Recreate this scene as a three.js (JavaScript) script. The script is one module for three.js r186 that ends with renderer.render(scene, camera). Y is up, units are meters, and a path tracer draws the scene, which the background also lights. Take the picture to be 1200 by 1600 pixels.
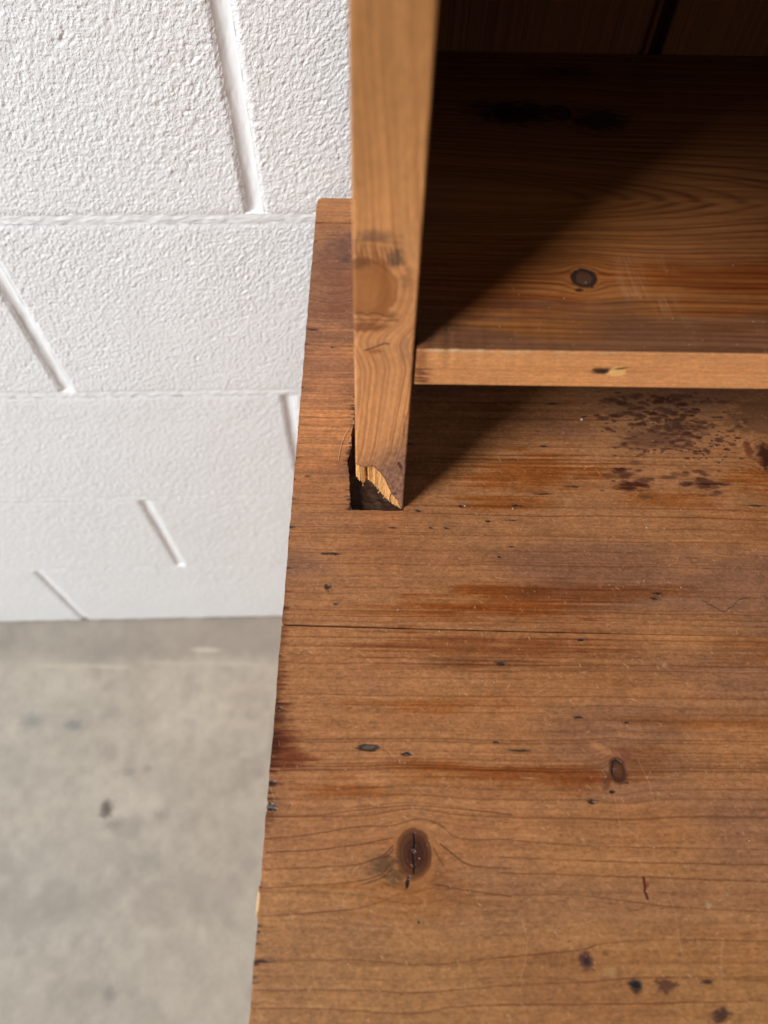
import * as THREE from 'three';
import { RectAreaLightUniformsLib } from 'three/addons/lights/RectAreaLightUniformsLib.js';
import { mergeGeometries, mergeVertices } from 'three/addons/utils/BufferGeometryUtils.js';

// ------------------------------------------------------------------ camera, light, exposure
const scene = new THREE.Scene();
scene.background = new THREE.Color().setRGB(0.085, 0.085, 0.087);      // the dim rest of the room
const TOP = 0.936;                                                   // height of the worktop
const camera = new THREE.PerspectiveCamera(71.61, 0.75, 0.01, 40);
camera.position.set(0, 1.303, 0);
camera.rotation.order = 'YXZ';
camera.rotation.set(-1.06406, -0.011776, 0.023283);
camera.focus = 0.425;
camera.userData.fStop = 6.0;

const renderer = new THREE.WebGLRenderer({ antialias: true });
renderer.toneMapping = THREE.LinearToneMapping;
renderer.toneMappingExposure = 1.0;
renderer.shadowMap.enabled = true;
RectAreaLightUniformsLib.init();

const AIM = new THREE.Vector3(0.08, 0.98, -0.25);
const SUNDIR = new THREE.Vector3(-0.87, 1.0, 0.655).normalize();
const WIN_POS = AIM.clone().addScaledVector(SUNDIR, 9.0);
const WIN_W = 2.3, WIN_H = 3.3;
const key = new THREE.RectAreaLight(new THREE.Color().setRGB(1.0, 0.995, 0.988), 46, WIN_W, WIN_H);
key.position.copy(WIN_POS); key.lookAt(AIM); scene.add(key);
const FILL_POS = new THREE.Vector3(1.3, 3.6, 2.6), FILL_AIM = new THREE.Vector3(-0.1, 0.9, -0.3);
const fillGlow = new THREE.RectAreaLight(new THREE.Color().setRGB(0.93, 0.97, 1.0), 1.05, 2.4, 1.6);  // weak overhead fill, added to lift the shadows
fillGlow.position.copy(FILL_POS); fillGlow.lookAt(FILL_AIM); scene.add(fillGlow);

// ------------------------------------------------------------------ helpers
const clamp = (v, a = 0, b = 1) => (v < a ? a : v > b ? b : v);
const lerp = (a, b, t) => a + (b - a) * t;
const sstep = (a, b, v) => { const t = clamp((v - a) / (b - a)); return t * t * (3 - 2 * t); };
function hash(ix, iy, s) {
  let h = Math.imul(ix, 374761393) ^ Math.imul(iy, 668265263) ^ Math.imul(s, 1274126177);
  h = Math.imul(h ^ (h >>> 13), 1103515245); h ^= h >>> 16; h = Math.imul(h, 2246822519); h ^= h >>> 13;
  return (h >>> 0) / 4294967296;
}
function vn(x, y, s) {                                                // value noise 0..1
  const ix = Math.floor(x), iy = Math.floor(y); let fx = x - ix, fy = y - iy;
  fx = fx * fx * (3 - 2 * fx); fy = fy * fy * (3 - 2 * fy);
  const a = hash(ix, iy, s), b = hash(ix + 1, iy, s), c = hash(ix, iy + 1, s), d = hash(ix + 1, iy + 1, s);
  return a + (b - a) * fx + (c - a) * fy + (a - b - c + d) * fx * fy;
}
function fbm(x, y, s, n = 3) { let v = 0, a = 0.5, t = 0; for (let i = 0; i < n; i++) { v += a * vn(x, y, s + i * 17); t += a; a *= 0.5; x *= 2.03; y *= 2.03; } return v / t; }
function rng(seed) { let a = seed >>> 0; return () => { a = (a + 0x6D2B79F5) >>> 0; let t = Math.imul(a ^ (a >>> 15), 1 | a); t = (t + Math.imul(t ^ (t >>> 7), 61 | t)) ^ t; return ((t ^ (t >>> 14)) >>> 0) / 4294967296; }; }

const used = {};
function numbered(n) { used[n] = (used[n] || 0) + 1; return used[n] === 1 ? n : `${n}_${String(used[n] - 1).padStart(3, '0')}`; }
function mesh(name, geo, mat, parent = scene) {
  const m = new THREE.Mesh(geo, mat); m.name = parent === scene ? numbered(name) : name;
  m.castShadow = m.receiveShadow = true; parent.add(m); return m;
}
function thing(name, label, category, x = 0, y = 0, z = 0) {
  const g = new THREE.Group(); g.name = numbered(name); g.position.set(x, y, z); g.userData = { label, category }; scene.add(g); return g;
}

// A painted board surface: colour (sRGB), relief (mm) and roughness on a grid laid in metres
class Board {
  constructor(x0, x1, z0, z1, w, h) {
    Object.assign(this, { x0, z0, W: x1 - x0, H: z1 - z0, w, h });
    this.c = new Float32Array(w * h * 3); this.b = new Float32Array(w * h); this.r = new Float32Array(w * h);
    this.px = w / this.W; this.pz = h / this.H;
  }
  fill(fn) {
    const o = { r: 0, g: 0, b: 0, h: 0, rough: 0.5 };
    for (let j = 0, k = 0; j < this.h; j++) { const z = this.z0 + (j + 0.5) / this.pz; for (let i = 0; i < this.w; i++, k++) {
      fn(this.x0 + (i + 0.5) / this.px, z, o);
      this.c[3 * k] = o.r; this.c[3 * k + 1] = o.g; this.c[3 * k + 2] = o.b; this.b[k] = o.h; this.r[k] = o.rough;
    } }
  }
  // visit the box round (x, z); fn(dx, dz, k, x, z) works on the arrays
  box(x, z, rx, rz, fn) {
    const i0 = Math.max(0, Math.floor((x - rx - this.x0) * this.px)), i1 = Math.min(this.w - 1, Math.ceil((x + rx - this.x0) * this.px));
    const j0 = Math.max(0, Math.floor((z - rz - this.z0) * this.pz)), j1 = Math.min(this.h - 1, Math.ceil((z + rz - this.z0) * this.pz));
    for (let j = j0; j <= j1; j++) for (let i = i0; i <= i1; i++) {
      const X = this.x0 + (i + 0.5) / this.px, Z = this.z0 + (j + 0.5) / this.pz; fn(X - x, Z - z, j * this.w + i, X, Z);
    }
  }
  tint(k, t, m) { const c = this.c; for (let q = 0; q < 3; q++) c[3 * k + q] += (t[q] - c[3 * k + q]) * m; }
  mult(k, t, m) { const c = this.c; for (let q = 0; q < 3; q++) c[3 * k + q] *= 1 + (t[q] - 1) * m; }
  // a spot with an uneven outline
  spot(x, z, rx, rz, col, str = 1, o = {}) {
    const { soft = 0.5, rag = 0.35, deep = 0, seed = 7, ang = 0, rough } = o, ca = Math.cos(ang), sa = Math.sin(ang), R = Math.max(rx, rz) * 1.7;
    this.box(x, z, R, R, (dx, dz, k, X, Z) => {
      const u = (dx * ca + dz * sa) / rx, v = (-dx * sa + dz * ca) / rz;
      const d = Math.hypot(u, v) + (fbm(X * 900 / (1 + rx * 120), Z * 2200 / (1 + rz * 200), seed) - 0.5) * 2 * rag;
      const m = 1 - sstep(1 - soft, 1 + soft * 0.3, d);
      if (m > 0) { this.tint(k, col, m * str); this.b[k] -= deep * m; if (rough !== undefined) this.r[k] = lerp(this.r[k], rough, m * str); }
    });
  }
  // a stain that runs along the grain in streaks and multiplies the wood's own colour
  streak(x, z, rx, rz, col, str, seed = 3, fine = 1) {
    rz *= 1.3; this.box(x, z, rx * 1.6, rz * 1.7, (dx, dz, k, X, Z) => {
      const d = Math.hypot(dx / rx, dz / rz), n = fbm(X * 16, Z * 850 * fine, seed, 3), e = fbm(X * 60, Z * 160, seed + 9, 3);
      const m = sstep(-0.1, 0.85, 1.05 - d + (n - 0.5) * 1.6 + (e - 0.5) * 1.0) * (0.45 + 0.8 * n);
      if (m > 0) { this.mult(k, col, Math.min(1, m) * str); this.r[k] -= 0.06 * m; }
    });
  }
  line(pts, wid, col, str, deep = 0) {
    for (let s = 0; s < pts.length - 1; s++) {
      const [ax, az] = pts[s], [bx, bz] = pts[s + 1], L = Math.hypot(bx - ax, bz - az) || 1e-9;
      this.box((ax + bx) / 2, (az + bz) / 2, Math.abs(bx - ax) / 2 + wid * 3, Math.abs(bz - az) / 2 + wid * 3, (dx, dz, k, X, Z) => {
        const t = clamp(((X - ax) * (bx - ax) + (Z - az) * (bz - az)) / L / L), d = Math.hypot(X - ax - t * (bx - ax), Z - az - t * (bz - az));
        const m = 1 - sstep(wid * 0.3, wid * 1.3, d); if (m > 0) { this.tint(k, col, m * str); this.b[k] -= deep * m; }
      });
    }
  }
  material(lo, hi, o = {}) {                                          // relief range in mm
    const { w, h } = this, n = w * h, C = new Uint8Array(n * 4), B = new Uint8Array(n * 4), R = new Uint8Array(n * 4);
    for (let k = 0; k < n; k++) {
      for (let q = 0; q < 3; q++) C[4 * k + q] = clamp(this.c[3 * k + q]) * 255 + 0.5;
      const b = clamp((this.b[k] - lo) / (hi - lo)) * 255; B[4 * k] = B[4 * k + 1] = B[4 * k + 2] = b;
      R[4 * k] = R[4 * k + 1] = R[4 * k + 2] = clamp(this.r[k]) * 255; C[4 * k + 3] = B[4 * k + 3] = R[4 * k + 3] = 255;
    }
    const mk = (d, srgb) => { const t = new THREE.DataTexture(d, w, h); t.magFilter = t.minFilter = THREE.LinearFilter; t.wrapS = t.wrapT = THREE.MirroredRepeatWrapping; if (srgb) t.colorSpace = THREE.SRGBColorSpace; t.needsUpdate = true; return t; };
    this.c = this.b = this.r = null;
    return new THREE.MeshPhysicalMaterial({ map: mk(C, true), bumpMap: mk(B), bumpScale: (hi - lo) / 1000, roughnessMap: mk(R), roughness: 1, specularIntensity: 0.7, ...o });
  }
}
const rgb = (r, g, b) => [r / 255, g / 255, b / 255];

// table of growth rings along q (metres): darkness of each ring, soft on one side and abrupt on the other
function rings(q0, q1, spacing, seed, strength = () => 1) {
  const step = 0.00005, n = Math.ceil((q1 - q0) / step), t = new Float32Array(n), R = rng(seed);
  for (let q = q0; q < q1;) {
    const sp = spacing(q) * (0.35 + 1.3 * R()), amp = (0.28 + 0.72 * R() ** 1.7) * strength(q), soft = Math.min(sp * 0.16, 0.0009), hard = 0.00024 + 0.00022 * R();
    for (let i = Math.max(0, Math.floor((q - soft * 4 - q0) / step)); i < Math.min(n, (q + hard * 4 - q0) / step); i++) {
      const d = q0 + i * step - q, v = d < 0 ? 0.34 * Math.exp(d / soft) + 0.66 * Math.exp(-((d / hard / 1.4) ** 2)) : Math.exp(-((d / hard) ** 2));
      t[i] = Math.max(t[i], amp * v);
    }
    q += sp;
  }
  return (q) => { const f = (q - q0) / step, i = Math.floor(f); return i < 0 || i >= n - 1 ? 0 : t[i] + (t[i + 1] - t[i]) * (f - i); };
}
// grain flows round a knot as water round a post
function flow(x, z, knots) {
  let q = z;
  for (const [kx, kz, rx, rz, amp = 1] of knots) {
    const u = (x - kx) / rx, v = (z - kz) / rz, d2 = u * u + v * v;
    if (d2 < 60) q -= amp * (z - kz) * Math.min(0.96, 1 / Math.max(d2, 1)) * Math.exp(-d2 / 26);
  }
  return q;
}

// ------------------------------------------------------------------ the worktop's wood
const TX0 = -0.075, TX1 = 0.305, TZ0 = -0.49, TZ1 = 0.06;
const SEAM_A = -0.4555, seamB = (x) => -0.1330 + 0.021 * (x + 0.052) - 0.03 * (x + 0.052) ** 2;
const top = new Board(TX0, TX1, TZ0, TZ1, 1440, 2048);
const topKnots = [[0.018, -0.021, 0.0085, 0.0095], [0.119, -0.0595, 0.0042, 0.0058, 0.9], [0.093, 0.020, 0.004, 0.0045, 0.9], [0.241, -0.246, 0.008, 0.012, 0.9], [-0.035, -0.40, 0.012, 0.02, 0.5]];
{
  const rB = rings(-0.47, -0.12, (q) => (q < -0.34 ? 0.0050 : q < -0.2 ? 0.0052 : 0.0031), 11, (q) => (q < -0.2 ? 1 : 0.75));
  const rC = rings(-0.15, 0.08, (q) => (q < -0.035 ? 0.0032 : q < -0.008 ? 0.0058 : 0.0118), 23, (q) => (q < -0.035 ? 0.8 : 0.42));
  const rA = rings(-0.5, -0.44, () => 0.006, 5);
  const tan = rgb(153, 103, 64), dull = rgb(128, 87, 61), gold = rgb(147, 102, 61), late = rgb(78, 40, 19), red = rgb(119, 69, 39);
  top.fill((x, z, o) => {
    const C = z > seamB(x), A = z < SEAM_A;
    const f = flow(x, z, topKnots);
    const q = f + 0.0030 * (fbm(x * 5 + (C ? 9 : 0), z * 9, 31) - 0.5) + 0.0010 * (vn(x * 32, z * 90, 33) - 0.5) + 0.0003 * (vn(x * 140, z * 500, 34) - 0.5);
    const along = 0.25 + 1.2 * fbm(x * 11, q * 420, 35, 3);
    const ring = Math.min(1, (A ? rA : C ? rC : rB)(q) * along * 1.05);
    const st = fbm(x * 16, q * 700, 36, 3) - 0.5, fine = vn(x * 320, q * 2600, 37) - 0.5, pat = fbm(x * 11, z * 26, 38, 4), film = sstep(0.44, 0.66, fbm(x * 8 + 3, z * 30 + 7, 39, 4)), mott = 0.5 * (fbm(x * 560 + z * 260, z * 830 - x * 170, 40, 3) + fbm(x * 900 - z * 500, z * 1250 + x * 410, 46, 2)) - 0.5, mott2 = fbm(x * 110 + z * 60, z * 170 - x * 40, 47, 3) - 0.5;
    const front = sstep(-0.05, 0.03, z), w = A ? 0.15 : C ? film * (0.75 - 0.5 * front) : film * 0.85 + 0.18;
    for (let k = 0; k < 3; k++) {
      let v = lerp(lerp(tan[k], gold[k], front), dull[k], w);
      v = lerp(v, red[k], clamp((pat - 0.52) * 2.4) * 0.5);
      if (A) v = lerp(v, [0.645, 0.43, 0.255][k], 0.6); v *= 1 + st * (0.17 + 0.04 * k) + fine * 0.13 + mott * (0.40 + 0.04 * k) + mott2 * 0.14;
      v = lerp(v, late[k] * (1 + st * 0.5), ring * 0.60);
      if (k === 0) o.r = v; else if (k === 1) o.g = v; else o.b = v;
    }
    o.h = -0.035 * ring + 0.03 * fine + 0.07 * mott + 0.03 * st;
    o.rough = 0.44 + 0.12 * w + 0.10 * mott - 0.03 * ring + 0.06 * (pat - 0.5);
  });
  // stains that run with the grain
  const amber = [0.83, 0.63, 0.33], umber = [0.60, 0.50, 0.45], wine = [0.66, 0.46, 0.37];
  for (const [x, z, rx, rz, s, col = amber, sd = 3] of [
    [0.086, -0.234, 0.050, 0.013, 0.95, amber, 3], [0.070, -0.212, 0.032, 0.005, 0.8, amber, 5], [0.165, -0.216, 0.03, 0.007, 0.6, amber, 6],
    [0.078, -0.148, 0.055, 0.0085, 1, amber, 8], [0.02, -0.141, 0.04, 0.005, 0.6, amber, 9], [0.13, -0.155, 0.04, 0.004, 0.7, amber, 10],
    [0.05, -0.122, 0.072, 0.008, 0.75, [0.70, 0.53, 0.40], 12], [0.045, -0.112, 0.055, 0.003, 0.6, umber, 13], [0.03, -0.090, 0.042, 0.0045, 0.6, amber, 14],
    [0.055, -0.0575, 0.070, 0.0042, 0.95, amber, 15], [-0.02, -0.049, 0.028, 0.0035, 0.8, amber, 16], [0.097, -0.055, 0.028, 0.0065, 0.9, amber, 17], [0.13, -0.064, 0.022, 0.005, 0.5, amber, 18],
    [-0.046, -0.063, 0.016, 0.010, 1, wine, 19], [-0.05, -0.083, 0.010, 0.014, 0.7, umber, 20], [0.02, -0.004, 0.05, 0.006, 0.35, amber, 21],
    [0.23, -0.232, 0.03, 0.012, 0.8, amber, 22], [0.21, -0.122, 0.035, 0.006, 0.55, amber, 23], [0.17, -0.083, 0.04, 0.004, 0.45, amber, 24],
    [-0.034, -0.285, 0.030, 0.055, 1, [1.26, 1.24, 1.18], 28], [-0.053, -0.10, 0.005, 0.05, 0.75, umber, 29], [0.10, -0.275, 0.06, 0.02, 0.35, umber, 30], [0.24, -0.20, 0.05, 0.02, 0.25, amber, 41],
    [0.15, 0.018, 0.06, 0.008, 0.25, [0.86, 0.78, 0.78], 42], [0.02, -0.015, 0.02, 0.01, 0.4, amber, 43],
  ]) top.streak(x, z, rx, rz, col, s * 0.88, sd);
  for (const [x, z, rx, rz, c, st, ang] of [[-0.031, -0.430, 0.013, 0.018, rgb(86, 54, 46), 0.62, 0.5], [-0.040, -0.405, 0.010, 0.022, rgb(104, 62, 46), 0.5, -0.3], [-0.024, -0.392, 0.012, 0.016, rgb(118, 66, 42), 0.5, 0.3], [-0.033, -0.366, 0.014, 0.012, rgb(104, 56, 36), 0.55, 0.1], [-0.028, -0.415, 0.006, 0.012, rgb(64, 42, 40), 0.5, 0.4]]) top.spot(x, z, rx, rz, c, st, { soft: 0.95, rag: 0.7, seed: Math.round(-z * 5000), ang });
  // purplish water spots
  const R = rng(77), plum = rgb(76, 47, 35), plumDark = rgb(62, 34, 24);
  top.spot(0.176, -0.268, 0.050, 0.026, rgb(143, 108, 79), 0.30, { soft: 0.9, rag: 0.6, seed: 50 });
  top.spot(0.172, -0.258, 0.030, 0.010, rgb(80, 50, 38), 0.6, { soft: 0.7, rag: 0.7, seed: 53 });
  top.spot(0.190, -0.268, 0.020, 0.008, rgb(78, 48, 36), 0.6, { soft: 0.7, rag: 0.7, seed: 54 });
  top.spot(0.185, -0.292, 0.058, 0.016, rgb(97, 67, 51), 0.5, { soft: 0.6, rag: 0.5, seed: 51 });
  top.spot(0.250, -0.278, 0.032, 0.018, rgb(88, 57, 39), 0.6, { soft: 0.5, rag: 0.5, seed: 52 });
  for (let i = 0; i < 330; i++) {
    const t = R(), x = 0.180 + (R() + R() - 1) * 0.056 + 0.012 * t, z = -0.292 + 0.046 * t + (R() - 0.5) * 0.010, big = R() * (1 - 0.45 * t);
    top.spot(x, z, 0.0010 + 0.0052 * big * big, 0.0006 + 0.0019 * big * big, R() < 0.8 ? plum : plumDark, 0.55 + 0.32 * R(), { soft: 0.5, rag: 0.35, seed: 60 + i, rough: 0.42 });
  }
  for (let i = 0; i < 58; i++) {
    const right = R() < 0.55, x = (right ? 0.196 : 0.152) + (R() + R() - 1) * 0.022, z = -0.2285 + (R() + R() - 1) * 0.014, big = R();
    top.spot(x, z, 0.001 + 0.0050 * big, 0.0006 + 0.0016 * big, R() < 0.75 ? plum : rgb(70, 34, 22), 0.45 + 0.3 * R(), { soft: 0.55, rag: 0.35, seed: 300 + i });
  }
  for (const [x, z, rx, rz] of [[0.155, -0.225, 0.0105, 0.0019], [0.150, -0.2225, 0.006, 0.0012], [0.147, -0.236, 0.006, 0.0014]]) top.spot(x, z, rx, rz, rgb(58, 24, 14), 0.85, { soft: 0.5, rag: 0.4, seed: 400 });
  top.spot(0.199, -0.226, 0.013, 0.001, rgb(50, 22, 14), 0.8, { soft: 0.6, rag: 0.5, seed: 401 });
  // knots and dark patches
  const ringed = (kx, kz, rx, rz, core, edge, halo, n = 5) => {
    top.box(kx, kz, rx * 2.2, rz * 2.2, (dx, dz, k, X, Z) => {
      const d = Math.hypot(dx / rx, dz / rz) + (fbm(X * 300, Z * 300, 71) - 0.5) * 0.16, a = 0.5 + 0.5 * Math.cos(d * n * 6.28);
      const m = 1 - sstep(0.94, 1.06, d);
      if (m > 0) { for (let q = 0; q < 3; q++) top.c[3 * k + q] = lerp(top.c[3 * k + q], lerp(core[q], edge[q], sstep(0.25, 1, d)) * (1 - 0.16 * a), m); top.b[k] -= 0.05 * m + 0.05 * a * m; top.r[k] -= 0.1 * m; }
      const h = sstep(0.88, 1.04, d) * (1 - sstep(1.1, 1.42, d)); if (h > 0) top.tint(k, halo, h * 0.55);
    });
  };
  ringed(0.018, -0.0215, 0.0084, 0.0112, rgb(70, 38, 27), rgb(104, 63, 37), rgb(150, 98, 56), 4);
  top.spot(0.0205, -0.0225, 0.0055, 0.0085, rgb(54, 28, 20), 0.5, { soft: 0.8, seed: 81 });
  top.line([[0.0180, -0.0300], [0.0184, -0.026], [0.0176, -0.0215], [0.0181, -0.0165], [0.0179, -0.0135]], 0.00042, rgb(28, 16, 12), 0.95, 0.6);
  top.spot(0.0176, -0.0222, 0.0012, 0.0014, rgb(78, 62, 54), 0.9, { soft: 0.4, deep: 0.3, seed: 82 });
  top.spot(0.0150, -0.0096, 0.0009, 0.0026, rgb(24, 16, 14), 0.95, { soft: 0.4, deep: 0.5, seed: 83, ang: 0.25 });
  top.spot(0.0040, -0.0170, 0.0085, 0.0042, rgb(66, 46, 28), 0.62, { soft: 0.7, rag: 0.6, seed: 84, ang: -0.35 });
  top.spot(0.0100, -0.0120, 0.0065, 0.0042, rgb(70, 49, 30), 0.58, { soft: 0.7, rag: 0.6, seed: 85 });
  top.line([[0.0085, -0.0235], [0.0060, -0.0205], [-0.001, -0.019]], 0.0003, rgb(46, 30, 20), 0.7, 0.1);
  top.line([[0.0080, -0.0150], [0.0040, -0.0115], [-0.006, -0.0085]], 0.0003, rgb(60, 38, 22), 0.7, 0.1);
  top.line([[0.0270, -0.0240], [0.0300, -0.0190], [0.0315, -0.0165]], 0.0005, rgb(92, 54, 34), 0.6);
  top.spot(0.029, -0.0135, 0.0022, 0.005, rgb(112, 72, 48), 0.5, { soft: 0.7, seed: 86 });
  ringed(0.1190, -0.0595, 0.0036, 0.0052, rgb(96, 58, 38), rgb(70, 40, 28), rgb(58, 34, 26), 3);
  top.line([[0.1165, -0.0570], [0.1163, -0.0600], [0.1175, -0.0638], [0.1192, -0.0646], [0.1210, -0.0632]], 0.0003, rgb(30, 20, 18), 0.9, 0.3);
  top.spot(0.1235, -0.0675, 0.004, 0.004, rgb(112, 62, 44), 0.6, { soft: 0.7, seed: 87 });
  top.spot(0.1130, -0.0540, 0.0022, 0.005, rgb(84, 46, 28), 0.6, { soft: 0.6, seed: 88, ang: 0.4 });
  top.spot(0.1150, -0.0497, 0.0016, 0.0009, rgb(26, 14, 12), 0.9, { soft: 0.4, deep: 0.4, seed: 89 });
  top.spot(0.112, -0.070, 0.008, 0.0025, rgb(176, 122, 78), 0.55, { soft: 0.8, seed: 90, ang: 0.5 });
  top.spot(0.0930, 0.0203, 0.0034, 0.0040, rgb(70, 42, 36), 0.95, { soft: 0.7, seed: 91 });
  top.spot(0.0932, 0.0203, 0.0014, 0.0018, rgb(44, 26, 24), 0.9, { soft: 0.6, seed: 92 });
  top.spot(0.1020, 0.0175, 0.0018, 0.0012, rgb(110, 66, 40), 0.7, { seed: 93 });
  top.spot(0.1030, 0.0245, 0.0042, 0.0026, rgb(170, 134, 88), 0.5, { soft: 0.6, seed: 94 });
  top.spot(0.1135, 0.0290, 0.0034, 0.0033, rgb(30, 24, 24), 0.97, { soft: 0.7, deep: 0.3, seed: 95, rough: 0.35 });
  top.spot(0.1265, 0.0290, 0.0052, 0.0032, rgb(78, 46, 32), 0.85, { soft: 0.6, rag: 0.7, seed: 96 });
  top.spot(0.1447, 0.0277, 0.0032, 0.0009, rgb(54, 34, 28), 0.85, { soft: 0.6, seed: 97 });
  top.spot(0.1480, 0.0395, 0.0052, 0.0026, rgb(62, 38, 30), 0.88, { soft: 0.7, rag: 0.6, seed: 98, ang: -0.4 });
  top.spot(0.2405, -0.246, 0.0070, 0.0125, rgb(52, 24, 14), 0.95, { soft: 0.6, seed: 99 });  // dark oval patch at the right edge, a browner one beside it
  top.spot(0.2300, -0.252, 0.0030, 0.0070, rgb(90, 44, 26), 0.7, { soft: 0.6, seed: 100 });
  // the wide growth rings of the front plank, seen one by one (millimetres)
  const strong = rgb(84, 45, 22);
  [[[-52.6, -36.7], [-31.3, -37.4], [0.7, -41.2], [20.1, -42.4], [43.8, -40.7], [65.2, -38.9]],
    [[-52.3, -27.0], [-30.8, -29.2], [-7.7, -32.8], [7.2, -33.4], [20.0, -36.5], [29.6, -34.6], [37.9, -28.8], [64.3, -28.1]],
    [[-52.3, -21.3], [-25.2, -23.0], [-4.3, -25.6], [7.8, -28.1]],
    [[-52.2, -14.5], [-24.8, -15.5], [-6.2, -17.1], [5.2, -21.8], [8.1, -24.7]],
    [[-52.0, -6.6], [-29.6, -8.1], [-9.1, -9.7], [2.1, -12.5], [7.3, -17.2]],
    [[-51.4, 4.5], [-23.9, 2.6], [-3.8, 0.2], [11.4, -4.9]],
    [[30.4, -25.9], [35.5, -22.1], [42.6, -17.5], [63.3, -15.8]],
    [[26.8, -9.1], [42.1, -6.5], [62.4, -4.4]],
    [[-52.3, 21.6], [-8.3, 20.8], [19.2, 22.2], [40.8, 20.8], [60.6, 18.6]],
    [[-51.3, 32.1], [-8.0, 31.8], [19.0, 32.4], [40.3, 31.0], [59.8, 29.3]],
    [[-51.6, 38.5], [-17.3, 38.6], [16.0, 39.9], [35.2, 37.4], [59.2, 36.5]],
    [[58.3, -28.1], [100.3, -25.6], [184.7, -24.9]],
    [[57.7, -20.4], [109.9, -19.0], [183.0, -18.3]],
    [[57.3, -13.9], [109.0, -13.0], [181.2, -11.3]],
    [[62.8, -4.9], [91.4, -5.1], [109.6, -3.5], [133.7, -1.0], [178.1, 0.8]],
    [[54.9, 19.5], [92.8, 15.8], [99.0, 14.1], [125.2, 12.1], [175.2, 12.2]],
    [[54.2, 29.7], [88.3, 28.2], [112.9, 26.4], [171.8, 25.6]],
    [[53.7, 36.5], [111.4, 35.7], [169.6, 34.1]]].forEach((l, i) => {
    const c = new THREE.CatmullRomCurve3(l.map(([x, z]) => new THREE.Vector3(x / 1000, 0, z / 1000))), p = c.getPoints(90).map((v, k) => [v.x, v.z + 0.0003 * (vn(v.x * 220, i, 45) - 0.5)]);
    for (let k = 0; k < p.length - 1; k += 3) top.line(p.slice(k, k + 4), 0.00030 + 0.00012 * vn(k * 0.2, i, 48), strong, 0.20 + 0.36 * vn(p[k][0] * 40, i * 3, 49), 0.03);
  });
  // nail holes, dark pores, plugs
  const ink = rgb(30, 20, 15);
  for (const [x, z, rx, rz, d = 0.5, ang = 0] of [
    [-0.0285, -0.1553, 0.0016, 0.0022, 0.9, 0.3], [-0.0245, -0.1760, 0.0016, 0.0009], [-0.0285, -0.176, 0.006, 0.0008, 0], [0.0655, -0.1130, 0.0030, 0.0012], [0.1555, -0.1543, 0.0026, 0.0010], [0.1535, -0.1512, 0.0022, 0.0010],
    [0.1030, -0.0852, 0.0022, 0.0008], [0.1043, -0.0452, 0.0020, 0.0012], [0.0690, -0.1755, 0.0016, 0.0006], [0.0975, -0.2178, 0.0052, 0.0007], [0.0815, -0.2095, 0.0030, 0.0008], [0.0485, -0.2085, 0.0020, 0.0009],
    [0.0230, -0.2050, 0.0020, 0.0007], [0.0080, -0.1935, 0.0028, 0.0006], [0.0300, -0.1938, 0.0010, 0.0006], [0.0390, -0.1938, 0.0020, 0.0007], [0.1175, -0.2230, 0.0048, 0.0005], [0.1020, -0.2525, 0.0030, 0.0007], [0.0640, -0.1985, 0.0016, 0.0006],
    [0.1110, -0.2860, 0.0030, 0.0008], [0.0150, -0.2530, 0.0055, 0.0008], [0.0060, -0.2700, 0.0040, 0.0008], [0.155, -0.2955, 0.002, 0.0007], [0.1300, -0.2755, 0.0020, 0.0006, 0.3, -0.4],
    [-0.0480, -0.3470, 0.0042, 0.0012], [-0.0335, -0.3310, 0.0011, 0.0008], [-0.0440, -0.2280, 0.0014, 0.0007], [-0.053, -0.212, 0.003, 0.0008], [-0.053, -0.193, 0.004, 0.0008], [-0.0235, -0.1455, 0.0014, 0.0005], [0.1095, -0.1265, 0.0028, 0.0008],
    [0.0760, -0.1820, 0.0018, 0.0004], [0.2250, -0.2115, 0.0060, 0.0006], [-0.0500, -0.0880, 0.0010, 0.0010], [-0.0500, 0.0215, 0.0060, 0.0006], [-0.0520, -0.0525, 0.003, 0.0009], [-0.0505, -0.041, 0.0036, 0.0024], [0.077, -0.1995, 0.0045, 0.0004],
    [0.122, -0.0538, 0.0016, 0.0005], [0.071, -0.0685, 0.006, 0.0007, 0.1], [0.127, -0.0830, 0.0013, 0.0005], [0.02, 0.006, 0.0006, 0.0006], [0.060, -0.0725, 0.0014, 0.0005],
  ]) { top.spot(x, z, rx, rz * 0.9, ink, 0.72 + 0.22 * hash(Math.round(x * 9000), 1, 2), { soft: 0.65, rag: 0.75, deep: d, seed: Math.round(x * 9000 + z * 7000), ang }); top.spot(x, z, rx * 1.9, rz * 2.2, rgb(84, 54, 38), 0.3, { soft: 0.9, rag: 0.4, seed: 4 }); }
  top.spot(-0.0042, -0.0690, 0.0068, 0.0020, rgb(44, 32, 26), 0.92, { soft: 0.35, rag: 0.35, deep: 0.25, seed: 110 });
  top.spot(-0.0042, -0.0692, 0.0036, 0.0012, rgb(92, 80, 66), 0.85, { soft: 0.4, seed: 111 });
  top.spot(0.0150, -0.0662, 0.0030, 0.0010, rgb(28, 22, 24), 0.95, { soft: 0.35, deep: 0.5, seed: 112 });
  top.spot(0.0146, -0.0654, 0.0017, 0.0007, rgb(140, 92, 58), 0.9, { soft: 0.4, seed: 113 });
  top.line([[0.1238, -0.0125], [0.1241, -0.0095], [0.1237, -0.0070], [0.1243, -0.0040]], 0.0007, rgb(66, 22, 14), 0.95, 0.1);
  top.spot(0.1252, -0.0095, 0.0009, 0.0016, rgb(122, 56, 28), 0.8, { seed: 114 });
  // charred, chewed wood beside the mortise
  const Q = rng(91);
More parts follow.
